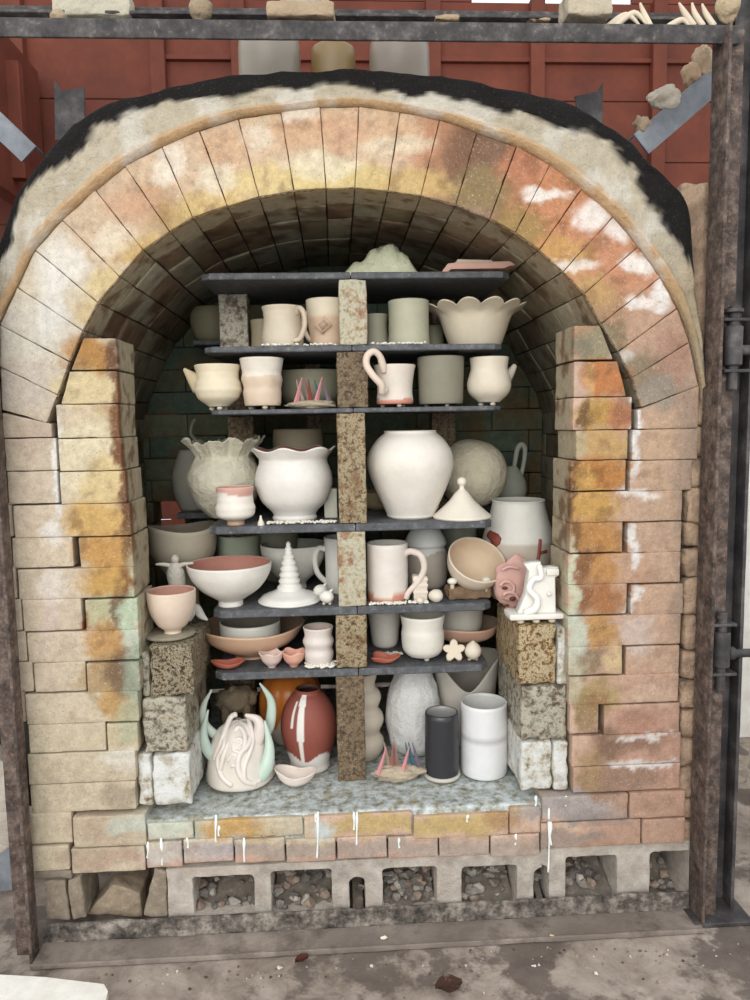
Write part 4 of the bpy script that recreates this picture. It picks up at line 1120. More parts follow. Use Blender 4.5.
# ================================================================== POTS
WH = (226, 220, 208); WH2 = (234, 231, 224); PKI = (190, 132, 116); CEL = (160, 166, 146); GRY = (128, 126, 114); MAR = (150, 98, 86)
def lo(c): return lin(c)
def wavy(nl, amp, start=0.8, ph=0.0, dz=0.0):
    def f(a, h, r, z):
        if h > start:
            k = (h-start)/(1-start); r += amp*k*math.sin(nl*a+ph); z += dz*k*math.sin(nl*a+ph+0.8)
        return r, z
    return f
def band(c_lo, h0, h1=None, c_base=None):
    def f(a, h, ins, p):
        if ins: return None
        hh = h+0.02*math.sin(3*a+1)
        if h1 is None and hh < h0: return lin(c_lo)
        if h1 is not None and h0 < hh < h1: return lin(c_lo)
        return None
    return f
def place(u, Y, z): return Vector((xz(u, z, Y), Y, z))
def xz(u, z, Y):
    # world x whose projection at height z and depth Y falls on pixel column u
    x = 0.0
    for _ in range(4):
        d = Vector((x, Y, z))-CAM; uu = 375+FPX*d.dot(RT)/d.dot(_f)
        x += (u-uu)*S(Y)
    return x
def pot(kind, label, cat, u, Y, z, prof, out=WH, inn=None, mat='clay', parts=None, group=None, feet=None, tilt=None, body='body', **k):
    s = S(Y, z); mb = MB()
    fz = 0.0
    if feet: fz = feet*s
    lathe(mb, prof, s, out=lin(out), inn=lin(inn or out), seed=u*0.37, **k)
    loc = place(u, Y, z)
    if parts or feet:
        t = thing(kind, label, cat, loc, group)
        b_ = mb.build(body, M[mat], t); b_.location.z = fz
        if feet:
            rb = prof[0][0]*s*0.72
            for j in range(3):
                a = math.radians(-90+120*j+15); fb = MB()
                blob(fb, (rb*math.cos(a), rb*math.sin(a), fz*0.5+0.0004), fz*0.72, fz*0.72, fz*0.56, lin((206, 196, 178)), 10)
                fb.build('wad_foot', M['clay'], t)
        if parts:
            for pn, fn in parts:
                pb = MB(); fn(pb, s); o = pb.build(pn, M[mat], t); o.location.z = fz
        if tilt: t.rotation_euler = tilt
        return t
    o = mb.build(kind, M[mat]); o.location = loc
    if tilt: o.rotation_euler = tilt
    return tag(o, label, cat, group)
def handle(pts, r, out=WH, flat=1.0, rot=0.0):
    def fn(mb, s):
        c, sn = math.cos(rot), math.sin(rot)
        q = [Vector((x*s*c, x*s*sn-(y*s), z*s)) for x, z, y in pts]
        tube(mb, q, [v*s for v in r] if isinstance(r, list) else r*s, 12, flat, lin(out))
    return fn

# ---- top shelf
mb = MB(); s = S(.25, 1.4)
V = []; F = []; n1, n2 = 44, 20
zt_ = ZS[1]
for i in range(n1+1):
    for j in range(n2+1):
        tx = i/n1; ty = j/n2
        prof_ = 26*math.exp(-(abs(tx-0.62)/0.27)**4)*(0.93+0.1*math.sin(tx*22+1))+9*math.exp(-((tx-0.22)/0.1)**2)+5
        e = math.sin(math.pi*ty)**0.6*math.sin(math.pi*min(1, max(0, tx)))**0.35
        h = 1.3*prof_*e*(0.9+0.22*noise.fractal(Vector((tx*7, ty*3, 2)), .7, 2, 3))
        V.append((P(336+tx*84, 270, .25).x, .17+.14*ty, zt_+0.002+min(1.15*max(0, h), 33+4*math.sin(tx*15+2)+2*math.sin(ty*9+tx*30))*s))
        if i and j: F.append(((i-1)*(n2+1)+j-1, i*(n2+1)+j-1, i*(n2+1)+j, (i-1)*(n2+1)+j))
m_ = len(V); V2 = [(x, y, zt_+0.0008) for x, y, z in V]; F2 = [tuple(q+m_ for q in reversed(f)) for f in F]
per = [i*(n2+1) for i in range(n1+1)]+[n1*(n2+1)+j for j in range(1, n2+1)]+[i*(n2+1)+n2 for i in range(n1-1, -1, -1)]+[j for j in range(n2-1, 0, -1)]
F3 = [(per[i], per[(i+1) % len(per)], per[(i+1) % len(per)]+m_, per[i]+m_) for i in range(len(per))]
mb.add(V+V2, F+F2+F3, lin((196, 198, 168)))
tag(mb.build('crumpled_clay_sculpture', M['rough_clay']), 'crumpled greenish-cream clay sculpture lying on the top shelf', 'sculpture')
t = thing('slab_dish', 'flat pink-edged slab dish on small feet on the top shelf', 'dish', place(475, .22, ZS[1]))
s = S(.22, 1.4)
def shp_local(name, pts, dep, mat, parent, s, col, y=0.0, bev=0.001, z=0.0):
    o = curve_slab(name, [[(x*s, h*s) for x, h in pts]], dep, mat, parent, bev, lin(col)); o.location = (0, y, z); return o
shp_local('dish', [(-38, 1), (-31, 10), (-24, 11), (28, 12), (38, 11.5), (38, 9), (30, 8.5), (24, 6), (-28, 5.5), (-35, 0)], .11, M['clay'], t, s, (206, 164, 148), 0.0)
shp_local('raised_lip', [(-21, 12), (-20, 16), (14, 15), (15, 11.5)], .07, M['clay'], t, s, (206, 194, 176), 0.0)
for q in ((-20, -.03), (-20, .03), (12, -.03), (12, .03)):
    fb = MB(); blob(fb, (q[0]*s, q[1], 3.0*s), 4*s, 4*s, 3.0*s, lin((170, 150, 130)), 10); fb.build('wad_foot', M['clay'], t)

# ---- second shelf
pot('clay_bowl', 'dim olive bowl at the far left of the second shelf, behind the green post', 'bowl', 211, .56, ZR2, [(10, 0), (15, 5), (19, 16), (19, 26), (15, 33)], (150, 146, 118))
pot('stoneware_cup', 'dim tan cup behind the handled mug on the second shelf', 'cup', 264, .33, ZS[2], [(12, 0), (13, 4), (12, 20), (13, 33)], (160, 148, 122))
pot('clay_mug', 'beige mug with ear handle on the left of the second shelf', 'mug', 283, .19, ZS[2], [(18.5, 0), (20, 2), (20.5, 12), (18.5, 24), (18.5, 34), (20, 40)], (206, 194, 174), (196, 180, 160), ridge=0.2, rfreq=1.2,
    parts=[('handle', handle([(15, 33, 9), (18, 37, 15), (22, 32, 21), (23, 20, 21), (18, 8, 17), (12, 6, 16)], [3, 3.2, 3.2, 3, 3.4, 3], (206, 190, 168), .8))])
def diamond(mb, s):
    for q, dd, c in ((8.5, 0, (206, 180, 156)), (5.2, .0022, (176, 150, 126))):
        V = []
        for y in (-20.6*s-dd, -17*s):
            for x, z in ((0, q), (q, 0), (0, -q), (-q, 0)): V.append((x*s-3*s+z*s*.15, y, z*s+21*s))
        mb.add(V, [(0, 1, 2, 3), (7, 6, 5, 4)]+[(i, (i+1) % 4, 4+(i+1) % 4, 4+i) for i in range(4)], lin(c))
pot('clay_mug', 'cream mug with a diamond relief beside the centre post on the second shelf', 'mug', 327, .205, ZS[2], [(16, 0), (17, 2), (17, 14), (19, 28), (20, 47)], (212, 200, 178), band and (196, 190, 166),
    parts=[('handle', handle([(-17, 34, 2), (-22, 33, 4), (-23, 22, 5), (-18, 10, 4), (-14, 8, 3)], 2.4, (198, 184, 160))), ('diamond_relief', diamond)], cfun=band((202, 176, 152), .0, .62))
pot('stoneware_cup', 'small grey-cream cup just right of the centre post on the second shelf', 'cup', 377, .27, ZS[2], [(12, 0), (12.5, 6), (10.5, 22), (11.5, 35)], (188, 184, 162))
pot('cylinder_cup', 'tall greenish-grey cylinder cup on the second shelf beside the ruffled bowl', 'cup', 409, .20, ZS[2], [(20, 0), (20.8, 3), (20, 20), (20.5, 45)], (176, 174, 152), (166, 164, 142), ridge=.15)
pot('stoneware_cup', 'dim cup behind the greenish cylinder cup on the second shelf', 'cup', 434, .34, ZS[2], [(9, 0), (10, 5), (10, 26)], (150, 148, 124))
def petals(a, h, r, z):
    if h > .66:
        k = (h-.66)/.34; pz = abs(math.sin(a*6+.3))**.7; r += 7*k*(pz-.75); z += 6*k*(pz-.7)
    return r, z
pot('ruffled_bowl', 'beige bowl with big petal-scalloped rim at the right end of the second shelf', 'bowl', 475, .245, ZS[2], [(24, 0), (26, 3), (31, 16), (36, 30), (42, 36), (50, 41)], (212, 200, 178), (190, 176, 156), mod=petals, seg=108, wall=2.4)

# ---- third shelf
pot('clay_pitcher', 'cream spouted pot on wads at the left end of the third shelf', 'pot', 219, .175, ZS[3], [(10, 0), (12, 2), (19, 7), (23, 15), (22.5, 22), (20.5, 28), (21, 34), (22.5, 40)], (226, 214, 188), (206, 196, 170), feet=4, ridge=.2, rfreq=.9,
    parts=[('spout', lambda mb, s: tube(mb, [Vector((-17*s, 0, 20*s)), Vector((-24*s, -1*s, 28*s)), Vector((-32*s, -2*s, 37*s))], [10*s, 6.5*s, 1.6*s], 12, .5, lin((196, 180, 148))))])
pot('footed_cup', 'pale wavy-sided cup standing on three wads on the third shelf', 'cup', 263, .175, ZS[3], [(17, 0), (18, 3), (19, 12), (18.5, 18), (20, 26), (19, 32), (20, 38), (21.5, 46)], (214, 194, 172), (214, 206, 190), feet=4, amp=.7, cfun=band((224, 216, 204), .62, 1.1))
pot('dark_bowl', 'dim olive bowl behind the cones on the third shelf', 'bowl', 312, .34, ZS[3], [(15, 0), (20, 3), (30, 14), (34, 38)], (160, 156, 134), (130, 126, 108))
def cone_pack(label, u0, u1, Y, z, cones, padh, padcol):
    s = S(Y, z); t = thing('cone_pack', label, 'cone pack', place((u0+u1)/2, Y, z))
    mb = MB(); w_ = (u1-u0)/2
    V0 = len(mb.v)
    blob(mb, (0, 0, padh*s*.5), w_*s, 9*s, padh*s*.5, lin(padcol), 26, .35, 2.0, seed=u0)
    o = mb.build('clay_pad', M['rough_clay'], t)
    for (x0, x1, h, hb, c, dy) in cones:
        mb = MB(); b2 = 3.3
        V = []
        for k in range(3):
            a = 2*math.pi*k/3+.5; V.append((((x0+b2*math.cos(a))*s), (dy+b2*math.sin(a))*s, padh*s*.6))
        for k in range(3):
            a = 2*math.pi*k/3+.5; V.append((((x1+.6*math.cos(a))*s), (dy+.6*math.sin(a))*s, (padh*.6+h)*s))
        mb.add(V, [(2, 1, 0), (3, 4, 5)]+[(i, (i+1) % 3, 3+(i+1) % 3, 3+i) for i in range(3)], lin(c))
        mb.build('cone', M['clay'], t, smooth=False)
PKC, RDC, BLC, VIC = (232, 160, 166), (150, 84, 76), (96, 136, 142), (150, 136, 150)
cone_pack('clay pad of thin pink and grey cones on the third shelf', 288, 336, .17, ZS[3],
          [(-16, -9, 26, 0, PKC, -2), (-9, -15, 24, 0, (196, 176, 170), 3), (-2, -7, 25, 0, (176, 140, 136), 4), (-1, -3, 24, 0, RDC, 0), (4, 11, 26, 0, PKC, -3), (8, 3, 24, 0, BLC, 4), (18, 11, 23, 0, VIC, 2)], 9, (178, 164, 140))
pot('handled_cup', 'white cup with a big looping serpent handle, orange foot line, third shelf', 'cup', 395, .175, ZS[3], [(17.5, 0), (18.5, 3), (17.5, 14), (19, 28), (21, 38)], (222, 212, 200), (216, 206, 194), feet=3.5, cfun=band((206, 142, 122), .11),
    parts=[('handle', handle([(-10, 14, 19), (-14, 11, 22), (-15, 18, 26), (-23, 27, 28), (-29, 37, 27), (-28, 46, 26), (-22, 50, 24), (-16, 46, 22), (-13, 37, 19), (-12, 31, 17)], [2.5, 3.2, 3.4, 3.4, 3.4, 3.4, 3.4, 3.2, 3.8, 3], (224, 206, 190)))])
pot('cylinder_cup', 'plain grey cylinder cup on the third shelf', 'cup', 441, .19, ZS[3], [(20.5, 0), (22, 2), (22.5, 20), (23.5, 46)], (134, 130, 114), (112, 108, 94), feet=3)
pot('spouted_pot', 'white round-bellied pot with short spout at the right end of the third shelf', 'pot', 489, .185, ZS[3], [(11, 0), (13, 2), (20, 9), (22, 18), (20, 27), (18.5, 34), (19.5, 44)], (218, 208, 190), (206, 196, 176), feet=4, amp=.4,
    parts=[('spout', lambda mb, s: tube(mb, [Vector((16*s, 4*s, 22*s)), Vector((22*s, 5*s, 28*s)), Vector((28*s, 6*s, 37*s))], [7*s, 5*s, 2.4*s], 12, .7, lin((196, 188, 172))))])

# ---- fourth shelf
def rag(a, h, r, z):
    if h > .72:
        k = (h-.72)/.28; r += k*6*noise.fractal(Vector((math.cos(a)*3.2, math.sin(a)*3.2, 1)), .8, 2, 3); z += k*7*noise.fractal(Vector((math.cos(a)*3.0, math.sin(a)*3.0, 5)), .8, 2, 3)
    return r, z
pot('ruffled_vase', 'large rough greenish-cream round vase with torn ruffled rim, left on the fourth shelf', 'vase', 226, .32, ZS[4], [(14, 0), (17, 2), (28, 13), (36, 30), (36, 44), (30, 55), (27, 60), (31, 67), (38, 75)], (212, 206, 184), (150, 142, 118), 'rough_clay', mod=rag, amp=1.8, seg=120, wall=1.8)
pot('tea_bowl', 'small white footed cup with pink rim in front of the torn-rim vase', 'cup', 236, .172, ZS[4], [(9, 0), (9, 4), (17, 8), (19.5, 15), (18, 23), (17.5, 28), (18.5, 37)], (232, 226, 216), (202, 152, 138), ridge=.25, rfreq=.8, cfun=lambda a, h, ins, p: lin((188, 156, 130)) if (not ins and h < .13) else (lin((208, 164, 150)) if (not ins and h > .83+.05*math.sin(a*2)) else None))
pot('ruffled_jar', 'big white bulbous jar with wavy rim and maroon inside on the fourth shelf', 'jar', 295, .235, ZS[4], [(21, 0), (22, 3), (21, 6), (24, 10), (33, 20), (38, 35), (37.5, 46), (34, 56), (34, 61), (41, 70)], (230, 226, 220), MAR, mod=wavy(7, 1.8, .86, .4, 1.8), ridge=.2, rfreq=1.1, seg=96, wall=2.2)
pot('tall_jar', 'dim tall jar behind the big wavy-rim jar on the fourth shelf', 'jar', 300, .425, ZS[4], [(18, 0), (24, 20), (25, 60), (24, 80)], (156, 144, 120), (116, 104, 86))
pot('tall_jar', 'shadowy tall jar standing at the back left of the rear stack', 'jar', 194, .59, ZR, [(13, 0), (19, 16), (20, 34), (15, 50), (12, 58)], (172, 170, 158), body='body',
    parts=[('tendril', handle([(2, 58, 0), (6, 66, 0), (0, 74, 0), (2, 84, 0), (5, 88, 0)], 1.8, (140, 136, 124)))])
mb = MB(); s = S(.3, 1.)
abox(mb, -6.5*s, 6.5*s, -6*s, 6*s, 0, 29*s, r=.003, res=.01, amp=.001, colf=lin((200, 198, 184)))
o = mb.build('clay_box', M['clay']); o.location = place(331, .255, ZS[4]); tag(o, 'small pale square pot left of the centre post on the fourth shelf', 'pot')
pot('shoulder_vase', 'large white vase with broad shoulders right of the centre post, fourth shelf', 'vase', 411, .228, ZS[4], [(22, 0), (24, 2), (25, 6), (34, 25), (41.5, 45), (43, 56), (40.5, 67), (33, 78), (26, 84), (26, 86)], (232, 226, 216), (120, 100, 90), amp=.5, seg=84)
mb = MB(); s = S(.37, 1.); blob(mb, (0, 0, 35*s), 36*s, 36*s, 35.5*s, lin((200, 190, 166)), 48, .03, 1.6, 3)
for k in range(60):
    pass
o = mb.build('clay_sphere', M['rough_clay']); o.location = place(472, .385, ZS[4]); tag(o, 'rough greyish-cream clay sphere behind the broad-shouldered vase', 'sphere')
pot('conical_lid', 'smooth white conical lid with ball knob at the right end of the fourth shelf', 'lid', 462, .195, ZS[4], [(29, 0), (29.5, 2), (26, 5), (14, 16), (7, 25), (3, 29), (2.6, 32), (4.6, 35), (4.2, 39), (1, 41)], (232, 224, 210), closed=True)
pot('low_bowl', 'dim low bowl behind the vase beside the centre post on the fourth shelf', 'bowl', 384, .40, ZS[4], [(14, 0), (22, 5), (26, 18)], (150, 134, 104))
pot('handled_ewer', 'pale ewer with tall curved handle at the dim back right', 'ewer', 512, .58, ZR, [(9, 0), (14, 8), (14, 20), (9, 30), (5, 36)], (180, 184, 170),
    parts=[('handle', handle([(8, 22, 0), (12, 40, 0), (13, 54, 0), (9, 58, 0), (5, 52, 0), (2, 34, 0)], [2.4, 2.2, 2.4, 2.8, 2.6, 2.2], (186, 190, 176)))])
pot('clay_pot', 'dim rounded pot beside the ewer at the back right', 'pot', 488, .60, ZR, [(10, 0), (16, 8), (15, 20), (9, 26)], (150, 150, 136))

# ---- fifth shelf
pot('carved_bowl', 'wide white carved bowl with pink inside at the left of the fifth shelf', 'bowl', 231, .185, ZS[5], [(12, 0), (12, 5), (16, 8), (30, 18), (39, 31), (41.5, 42)], (230, 226, 218), (190, 134, 118), amp=.5, seg=84)
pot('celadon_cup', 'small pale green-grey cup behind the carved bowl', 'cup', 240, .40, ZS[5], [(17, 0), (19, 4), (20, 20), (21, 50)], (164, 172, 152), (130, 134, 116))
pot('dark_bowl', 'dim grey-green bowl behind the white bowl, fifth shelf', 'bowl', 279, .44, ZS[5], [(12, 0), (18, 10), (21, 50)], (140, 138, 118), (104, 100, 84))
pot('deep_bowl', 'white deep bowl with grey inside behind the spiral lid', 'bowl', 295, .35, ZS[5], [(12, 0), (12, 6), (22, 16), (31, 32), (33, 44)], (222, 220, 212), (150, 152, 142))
def steps(a, h, r, z): return (r+.8*math.sin(h*62-1.2) if .2 < h < .82 else r+.4*math.sin(h*80), z)
pot('spiral_lid', 'white stepped conical lid like a spiral shell on the fifth shelf', 'lid', 290, .205, ZS[5], [(30, 0), (31, 2.5), (25, 7), (15, 11), (11, 16), (9, 28), (6.5, 41), (3.2, 53), (1.3, 60)], (232, 230, 224), closed=True, mod=steps, n=12)
pot('clay_mug', 'white mug half hidden behind the centre post, its handle to the left, fifth shelf', 'mug', 343, .30, ZS[5], [(16, 0), (17, 3), (17, 30), (18, 54)], (222, 220, 214), parts=[('handle', handle([(-16, 42, 2), (-23, 44, 4), (-27, 34, 5), (-25, 20, 5), (-17, 10, 3)], 2.8, (224, 222, 216)))])
for u, Y, lb in ((321, .215, 'small white clay bird ornament behind, near the mug handle'), (327, .155, 'small white clay bird ornament in front at the edge of the fifth shelf')):
    s = S(Y, .7); t = thing('clay_ornament', lb, 'ornament', place(u, Y, ZS[5]), 'small white clay ornaments')
    mb = MB(); blob(mb, (0, 0, 8.6*s), 7.3*s, 6.5*s, 6.2*s, lin((232, 228, 220)), 20, .06); mb.build('body', M['clay'], t)
    mb = MB(); tube(mb, [Vector((3*s, 0, 13*s)), Vector((6*s, -1*s, 16.5*s))], [2*s, .6*s], 8, 1, lin((232, 228, 220)), sm=1); mb.build('beak', M['clay'], t)
    for dx in (-3, 3):
        mb = MB(); blob(mb, (dx*s, 0, 1.7*s), 1.8*s, 1.8*s, 1.8*s, lin((210, 200, 186)), 8); mb.build('foot', M['clay'], t)
pot('clay_mug', 'white mug with ear handle and orange foot right of the centre post, fifth shelf', 'mug', 388, .195, ZS[5], [(18.5, 0), (20, 3), (20.5, 30), (20.5, 57)], (222, 214, 206), (206, 204, 194), cfun=band((200, 138, 116), .12), ridge=.15,
    parts=[('handle', handle([(16, 46, 8), (22, 50, 11), (32, 46, 14), (35, 33, 15), (29, 20, 14), (20, 10, 13), (17, 3, 12)], [3.2, 3.4, 3.4, 3.2, 3, 2.8, 3], (220, 206, 196)))])
pot('bottle_vase', 'pale blue-white flaring vase behind the orange-footed mug', 'vase', 426, .32, ZS[5], [(17, 0), (21, 6), (22, 30), (19, 40), (21, 44), (17, 54), (9, 66), (9, 72), (14, 80)], (224, 226, 222), (190, 192, 188), cfun=band((186, 176, 164), 0, .45))
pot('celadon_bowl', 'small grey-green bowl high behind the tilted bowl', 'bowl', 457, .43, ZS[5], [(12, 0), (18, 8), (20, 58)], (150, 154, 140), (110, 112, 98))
s = S(.2, .7)
t = thing('driftwood_pad', 'lumpy brown fired pad with white knobs carrying the tilted bowl', 'pad', place(468, .185, ZS[5]))
mb = MB(); abox(mb, -22*s, 22*s, -10*s, 10*s, .0005, 12*s, r=.006, res=.007, amp=.006, nscale=40, colf=lin((128, 104, 80))); mb.build('clay_pad', M['rough_clay'], t)
for dx in (-17, 17):
    mb = MB(); tube(mb, [Vector((dx*s, -7*s, 8*s)), Vector((dx*s, -8*s, 17*s))], 2.2*s, 8, 1, lin((206, 190, 166)), sm=1); blob(mb, (dx*s, -8*s, 19*s), 5*s, 4*s, 3.4*s, lin((232, 228, 216)), 12); mb.build('knob', M['clay'], t)
pot('tilted_bowl', 'beige bowl tipped toward the front, resting on the brown pad', 'bowl', 468, .225, ZS[5]+.036, [(7, 0), (10, 1), (20, 7), (27, 18), (29.5, 31)], (222, 208, 188), (216, 194, 168), tilt=(math.radians(38), math.radians(14), 0), wall=1.8)
mb = MB(); s = S(.17, .7); abox(mb, -7*s, 7*s, -7*s, 7*s, .0005, 26*s, r=.003, res=.006, amp=.0012, colf=lin((222, 210, 194)))
for q in (8, 15, 21): abox(mb, -7.4*s, 7.4*s, -7.4*s, 7.4*s, q*s, (q+3)*s, r=.001, res=.01, amp=.0004, colf=lin((226, 214, 200)))
o = mb.build('ridged_box', M['clay']); o.location = place(420, .175, ZS[5]); tag(o, 'little ridged cream box between the mug and the tilted bowl', 'box')
for u, r_, Y, lb in ((436, 7.5, .155, 'small round cream clay ball beside the ridged box'), (420, 4, .14, 'tiny clay ball at the shelf edge in front of the ridged box')):
    mb = MB(); s = S(Y, .7); blob(mb, (0, 0, r_*s*.86), r_*s, r_*s, r_*s*.86, lin((226, 216, 200)), 18, .08); o = mb.build('clay_ball', M['clay']); o.location = place(u, Y, ZS[5]); tag(o, lb, 'ball')

# ---- on the left stand
pot('saddle_bowl', 'large grey-tan pedestal bowl with dipping rim behind the left stand', 'bowl', 186, .32, ZL, [(15, 0), (13, 8), (15, 30), (22, 42), (31, 58), (33, 84)], (184, 174, 154), (130, 120, 106), mod=lambda a, h, r, z: (r, z-8*max(0, h-.4)*abs(math.cos(a+1.1))**2+0*r), wall=2.2)
mb = MB(); s = S(.09, .8); cyl(mb, (0, 0, .0035), 25*s, .006, seg=40); mb.c = [lin((150, 142, 122))]*len(mb.v); o = mb.build('clay_disc', M['rough_clay']); o.location = place(170, .09, ZL-.0002); tag(o, 'flat grey clay disc under the pink bowl on the left stand', 'disc')
pot('pink_bowl', 'plain pinkish bowl with rosy inside on the left stand', 'bowl', 173, .085, ZL+.0068, [(8.5, 0), (8.5, 3), (15, 9), (21.5, 22), (23.5, 34), (23.5, 42)], (222, 202, 184), (198, 150, 134))
s = S(.2, .8)
t = thing('clay_figurine', 'small white clay figurine with outstretched arms behind the pink bowl', 'figurine', place(178, .185, ZL))
mb = MB()
tube(mb, [Vector((0, 0, .001)), Vector((0, 0, 22*s)), Vector((1*s, 0, 38*s)), Vector((0, 0, 50*s)), Vector((-1*s, 0, 60*s))], [9*s, 6*s, 8*s, 9*s, 5*s], 14, .8, lin((206, 200, 186))); blob(mb, (0, 0, 64*s), 4*s, 4*s, 4.5*s, lin((206, 200, 186)), 14)
mb.build('body', M['rough_clay'], t)
for sg in (-1, 1):
    mb = MB(); tube(mb, [Vector((sg*3*s, 0, 57*s)), Vector((sg*10*s, -2*s, 59.5*s)), Vector((sg*18*s, -3*s, 60*s))], [2.6*s, 2*s, 1.2*s], 8, 1, lin((214, 208, 194))); mb.build('arm', M['clay'], t)
mb = MB(); s = S(.14, .8)
tube(mb, [Vector((-8*s, 0, 5*s)), Vector((0, 0, 16*s)), Vector((7*s, 0, 8*s)), Vector((13*s, -2*s, 4*s))], [5*s, 5.5*s, 4*s, 1*s], 12, .6, lin((220, 220, 214)))
o = mb.build('clay_wing', M['clay']); o.location = place(195, .175, ZL); tag(o, 'small white wing-shaped clay piece right of the pink bowl', 'ornament')

# ---- on the right stand
pot('barrel_vase', 'large pale barrel vase with grey lower half behind the right stand', 'vase', 518, .285, ZRt, [(25, 0), (31, 12), (35, 35), (36, 54), (33, 70), (28, 86), (26, 96), (26.5, 99)], (216, 214, 206), (180, 178, 170), amp=.4, seg=84, cfun=lambda a, h, ins, p: lin((190, 178, 164)) if (not ins and h < .60) else None,
    parts=[('red_streak', lambda mb, s: (tube(mb, [Vector((8*s, -35*s, 36*s)), Vector((11*s, -35.5*s, 48*s)), Vector((13*s, -33.5*s, 64*s))], 1.6*s, 8, .5, lin((134, 66, 52))), tube(mb, [Vector((12*s, -35*s, 51*s)), Vector((20*s, -31*s, 52*s))], 1.6*s, 8, .5, lin((134, 66, 52)), sm=1))), ('red_patch', lambda mb, s: (tube(mb, [Vector((-32*s, -11*s, 68*s)), Vector((-27*s, -22*s, 63*s)), Vector((-31*s, -17*s, 52*s))], [4*s, 6*s, 2*s], 8, .4, lin((134, 66, 52)))))])
t = thing('clay_mask', 'pink curled clay mask leaning beside the white sculpture', 'mask', place(515, .14, ZRt))
s = S(.14, .8)
mb = MB(); blob(mb, (0, 2*s, 30*s), 21*s, 9*s, 27*s, lin((202, 160, 150)), 36, .18, 1.6, 5); mb.build('face', M['clay'], t)
for dx, dz, rx_, rz_ in ((-12, 27, 3, 1.6), (-4, 16, 3.6, 2.2), (-10, 9, 2.6, 1.4)):
    mb = MB(); blob(mb, (dx*s, -6.2*s, dz*s), rx_*s, 2*s, rz_*s, lin((96, 52, 48)), 12); mb.build('hollow_shade', M['clay'], t)  # dark blobs painted as the shade inside the mask's holes
for pts, r_, c in (([(-17, 30), (-13, 34), (-7, 33), (-3, 28), (-4, 22)], 1.8, (212, 170, 160)), ([(-14, 20), (-9, 23), (-2, 21), (3, 14)], 1.8, (212, 170, 160)), ([(-15, 46), (-8, 49), (2, 47)], 1.6, (210, 168, 158))):
    mb = MB(); tube(mb, [Vector((x*s, -7.5*s, z*s)) for x, z in pts], r_*s, 8, 1, lin(c)); mb.build('curl', M['clay'], t)
t = thing('slab_sculpture', 'white clay slab sculpture with a wavy ribbon, on the right stand', 'sculpture', place(534, .06, ZRt))
s = S(.06, .8)
mb = MB(); abox(mb, -28*s, 27*s, -14*s, 14*s, 5*s, 11*s, r=.003, res=.02, amp=.001, colf=lin(WH2)); mb.build('base_plate', M['clay'], t)
o = curve_slab('slab', [[(x*s, z*s) for x, z in ((-18, 10), (-9, 30), (-6, 54), (-10, 60), (4, 62), (5, 55), (16, 56), (22, 56), (23, 49), (19, 47), (20, 10))]], .028, M['clay'], t, .002, lin((240, 238, 232)))
mb = MB()
tube(mb, [Vector((x*s, -11*s, z*s)) for x, z in ((-12, 12), (-2, 16), (0, 26), (-8, 36), (-4, 46), (4, 48), (2, 60))], [4*s, 4*s, 3.4*s, 3.2*s, 3.2*s, 3*s, 3*s], 10, .8, lin((244, 242, 238))); mb.build('ribbon', M['clay'], t)
mb = MB(); blob(mb, (13*s, -8*s, 30*s), 2.4*s, 3*s, 2.4*s, lin(WH2), 10); mb.build('knob', M['clay'], t)
mb = MB(); abox(mb, 10*s, 23*s, -10*s, -6*s, 49*s, 56*s, r=.002, res=.02, amp=.001, colf=lin(WH2)); mb.build('cap', M['clay'], t)
for dx in (-16, 0, 16):
    mb = MB(); blob(mb, (dx*s, -8*s, 2.8*s), 4*s, 4*s, 2.6*s, lin((206, 192, 172)), 10); mb.build('wad_foot', M['clay'], t)

# ---- lowest shelf
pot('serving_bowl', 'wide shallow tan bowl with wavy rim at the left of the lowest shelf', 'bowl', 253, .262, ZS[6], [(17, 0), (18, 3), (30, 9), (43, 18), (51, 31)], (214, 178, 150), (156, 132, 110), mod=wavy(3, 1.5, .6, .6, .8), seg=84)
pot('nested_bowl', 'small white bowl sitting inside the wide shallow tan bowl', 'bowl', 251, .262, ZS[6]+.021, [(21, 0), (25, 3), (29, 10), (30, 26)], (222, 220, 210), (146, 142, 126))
pot('tiered_cup', 'small white two-tiered cup left of the centre post on the lowest shelf', 'cup', 319, .175, ZS[6], [(10.5, 0), (13, 3), (15, 11), (13.5, 17), (15.5, 24), (13.5, 30), (15, 38)], (222, 212, 206), (200, 180, 168))
def leafdish(kind, label, u, Y, z, w_, h, col, cat='dish', nl=2, ph=0, **k):
    s = S(Y, z); mb = MB()
    def md(a, hh, r, zz):
        return r*(1+.22*math.cos(nl*a+ph)*hh), zz+h*.14*hh*math.sin(a*nl+ph+1)
    lathe(mb, [(w_*.25, 0), (w_*.4, h*.1), (w_*.8, h*.35), (w_, h*.8)], s, 1.6, 48, lin(col), lin(col), mod=md, floor=1.5)
    mb2 = [Vector((v[0], v[1]*.8, v[2])) for v in mb.v]; mb.v = mb2
    o = mb.build(kind, M['clay']); o.location = place(u, Y, z); return tag(o, label, cat)
leafdish('leaf_dish', 'small red clay leaf-shaped dish at the left front of the lowest shelf', 228, .165, ZS[6], 14, 9, (176, 98, 80), nl=2)
t = thing('twin_shell_dish', 'pair of joined little pink and white shell cups on the lowest shelf', 'dish', place(283, .165, ZS[6]))
for dx, c, w_ in ((-11, (226, 202, 192), 12), (11, (222, 168, 148), 12)):
    s = S(.165, .7); mb = MB(); lathe(mb, [(4, 0), (5, 2), (9.5, 7), (w_, 15)], s, 1.6, 40, lin(c), lin(c), floor=1.5, mod=wavy(4, 1, .5, dx, 1.2)); o = mb.build('shell_cup', M['clay'], t); o.location = (dx*s, 0, 0)
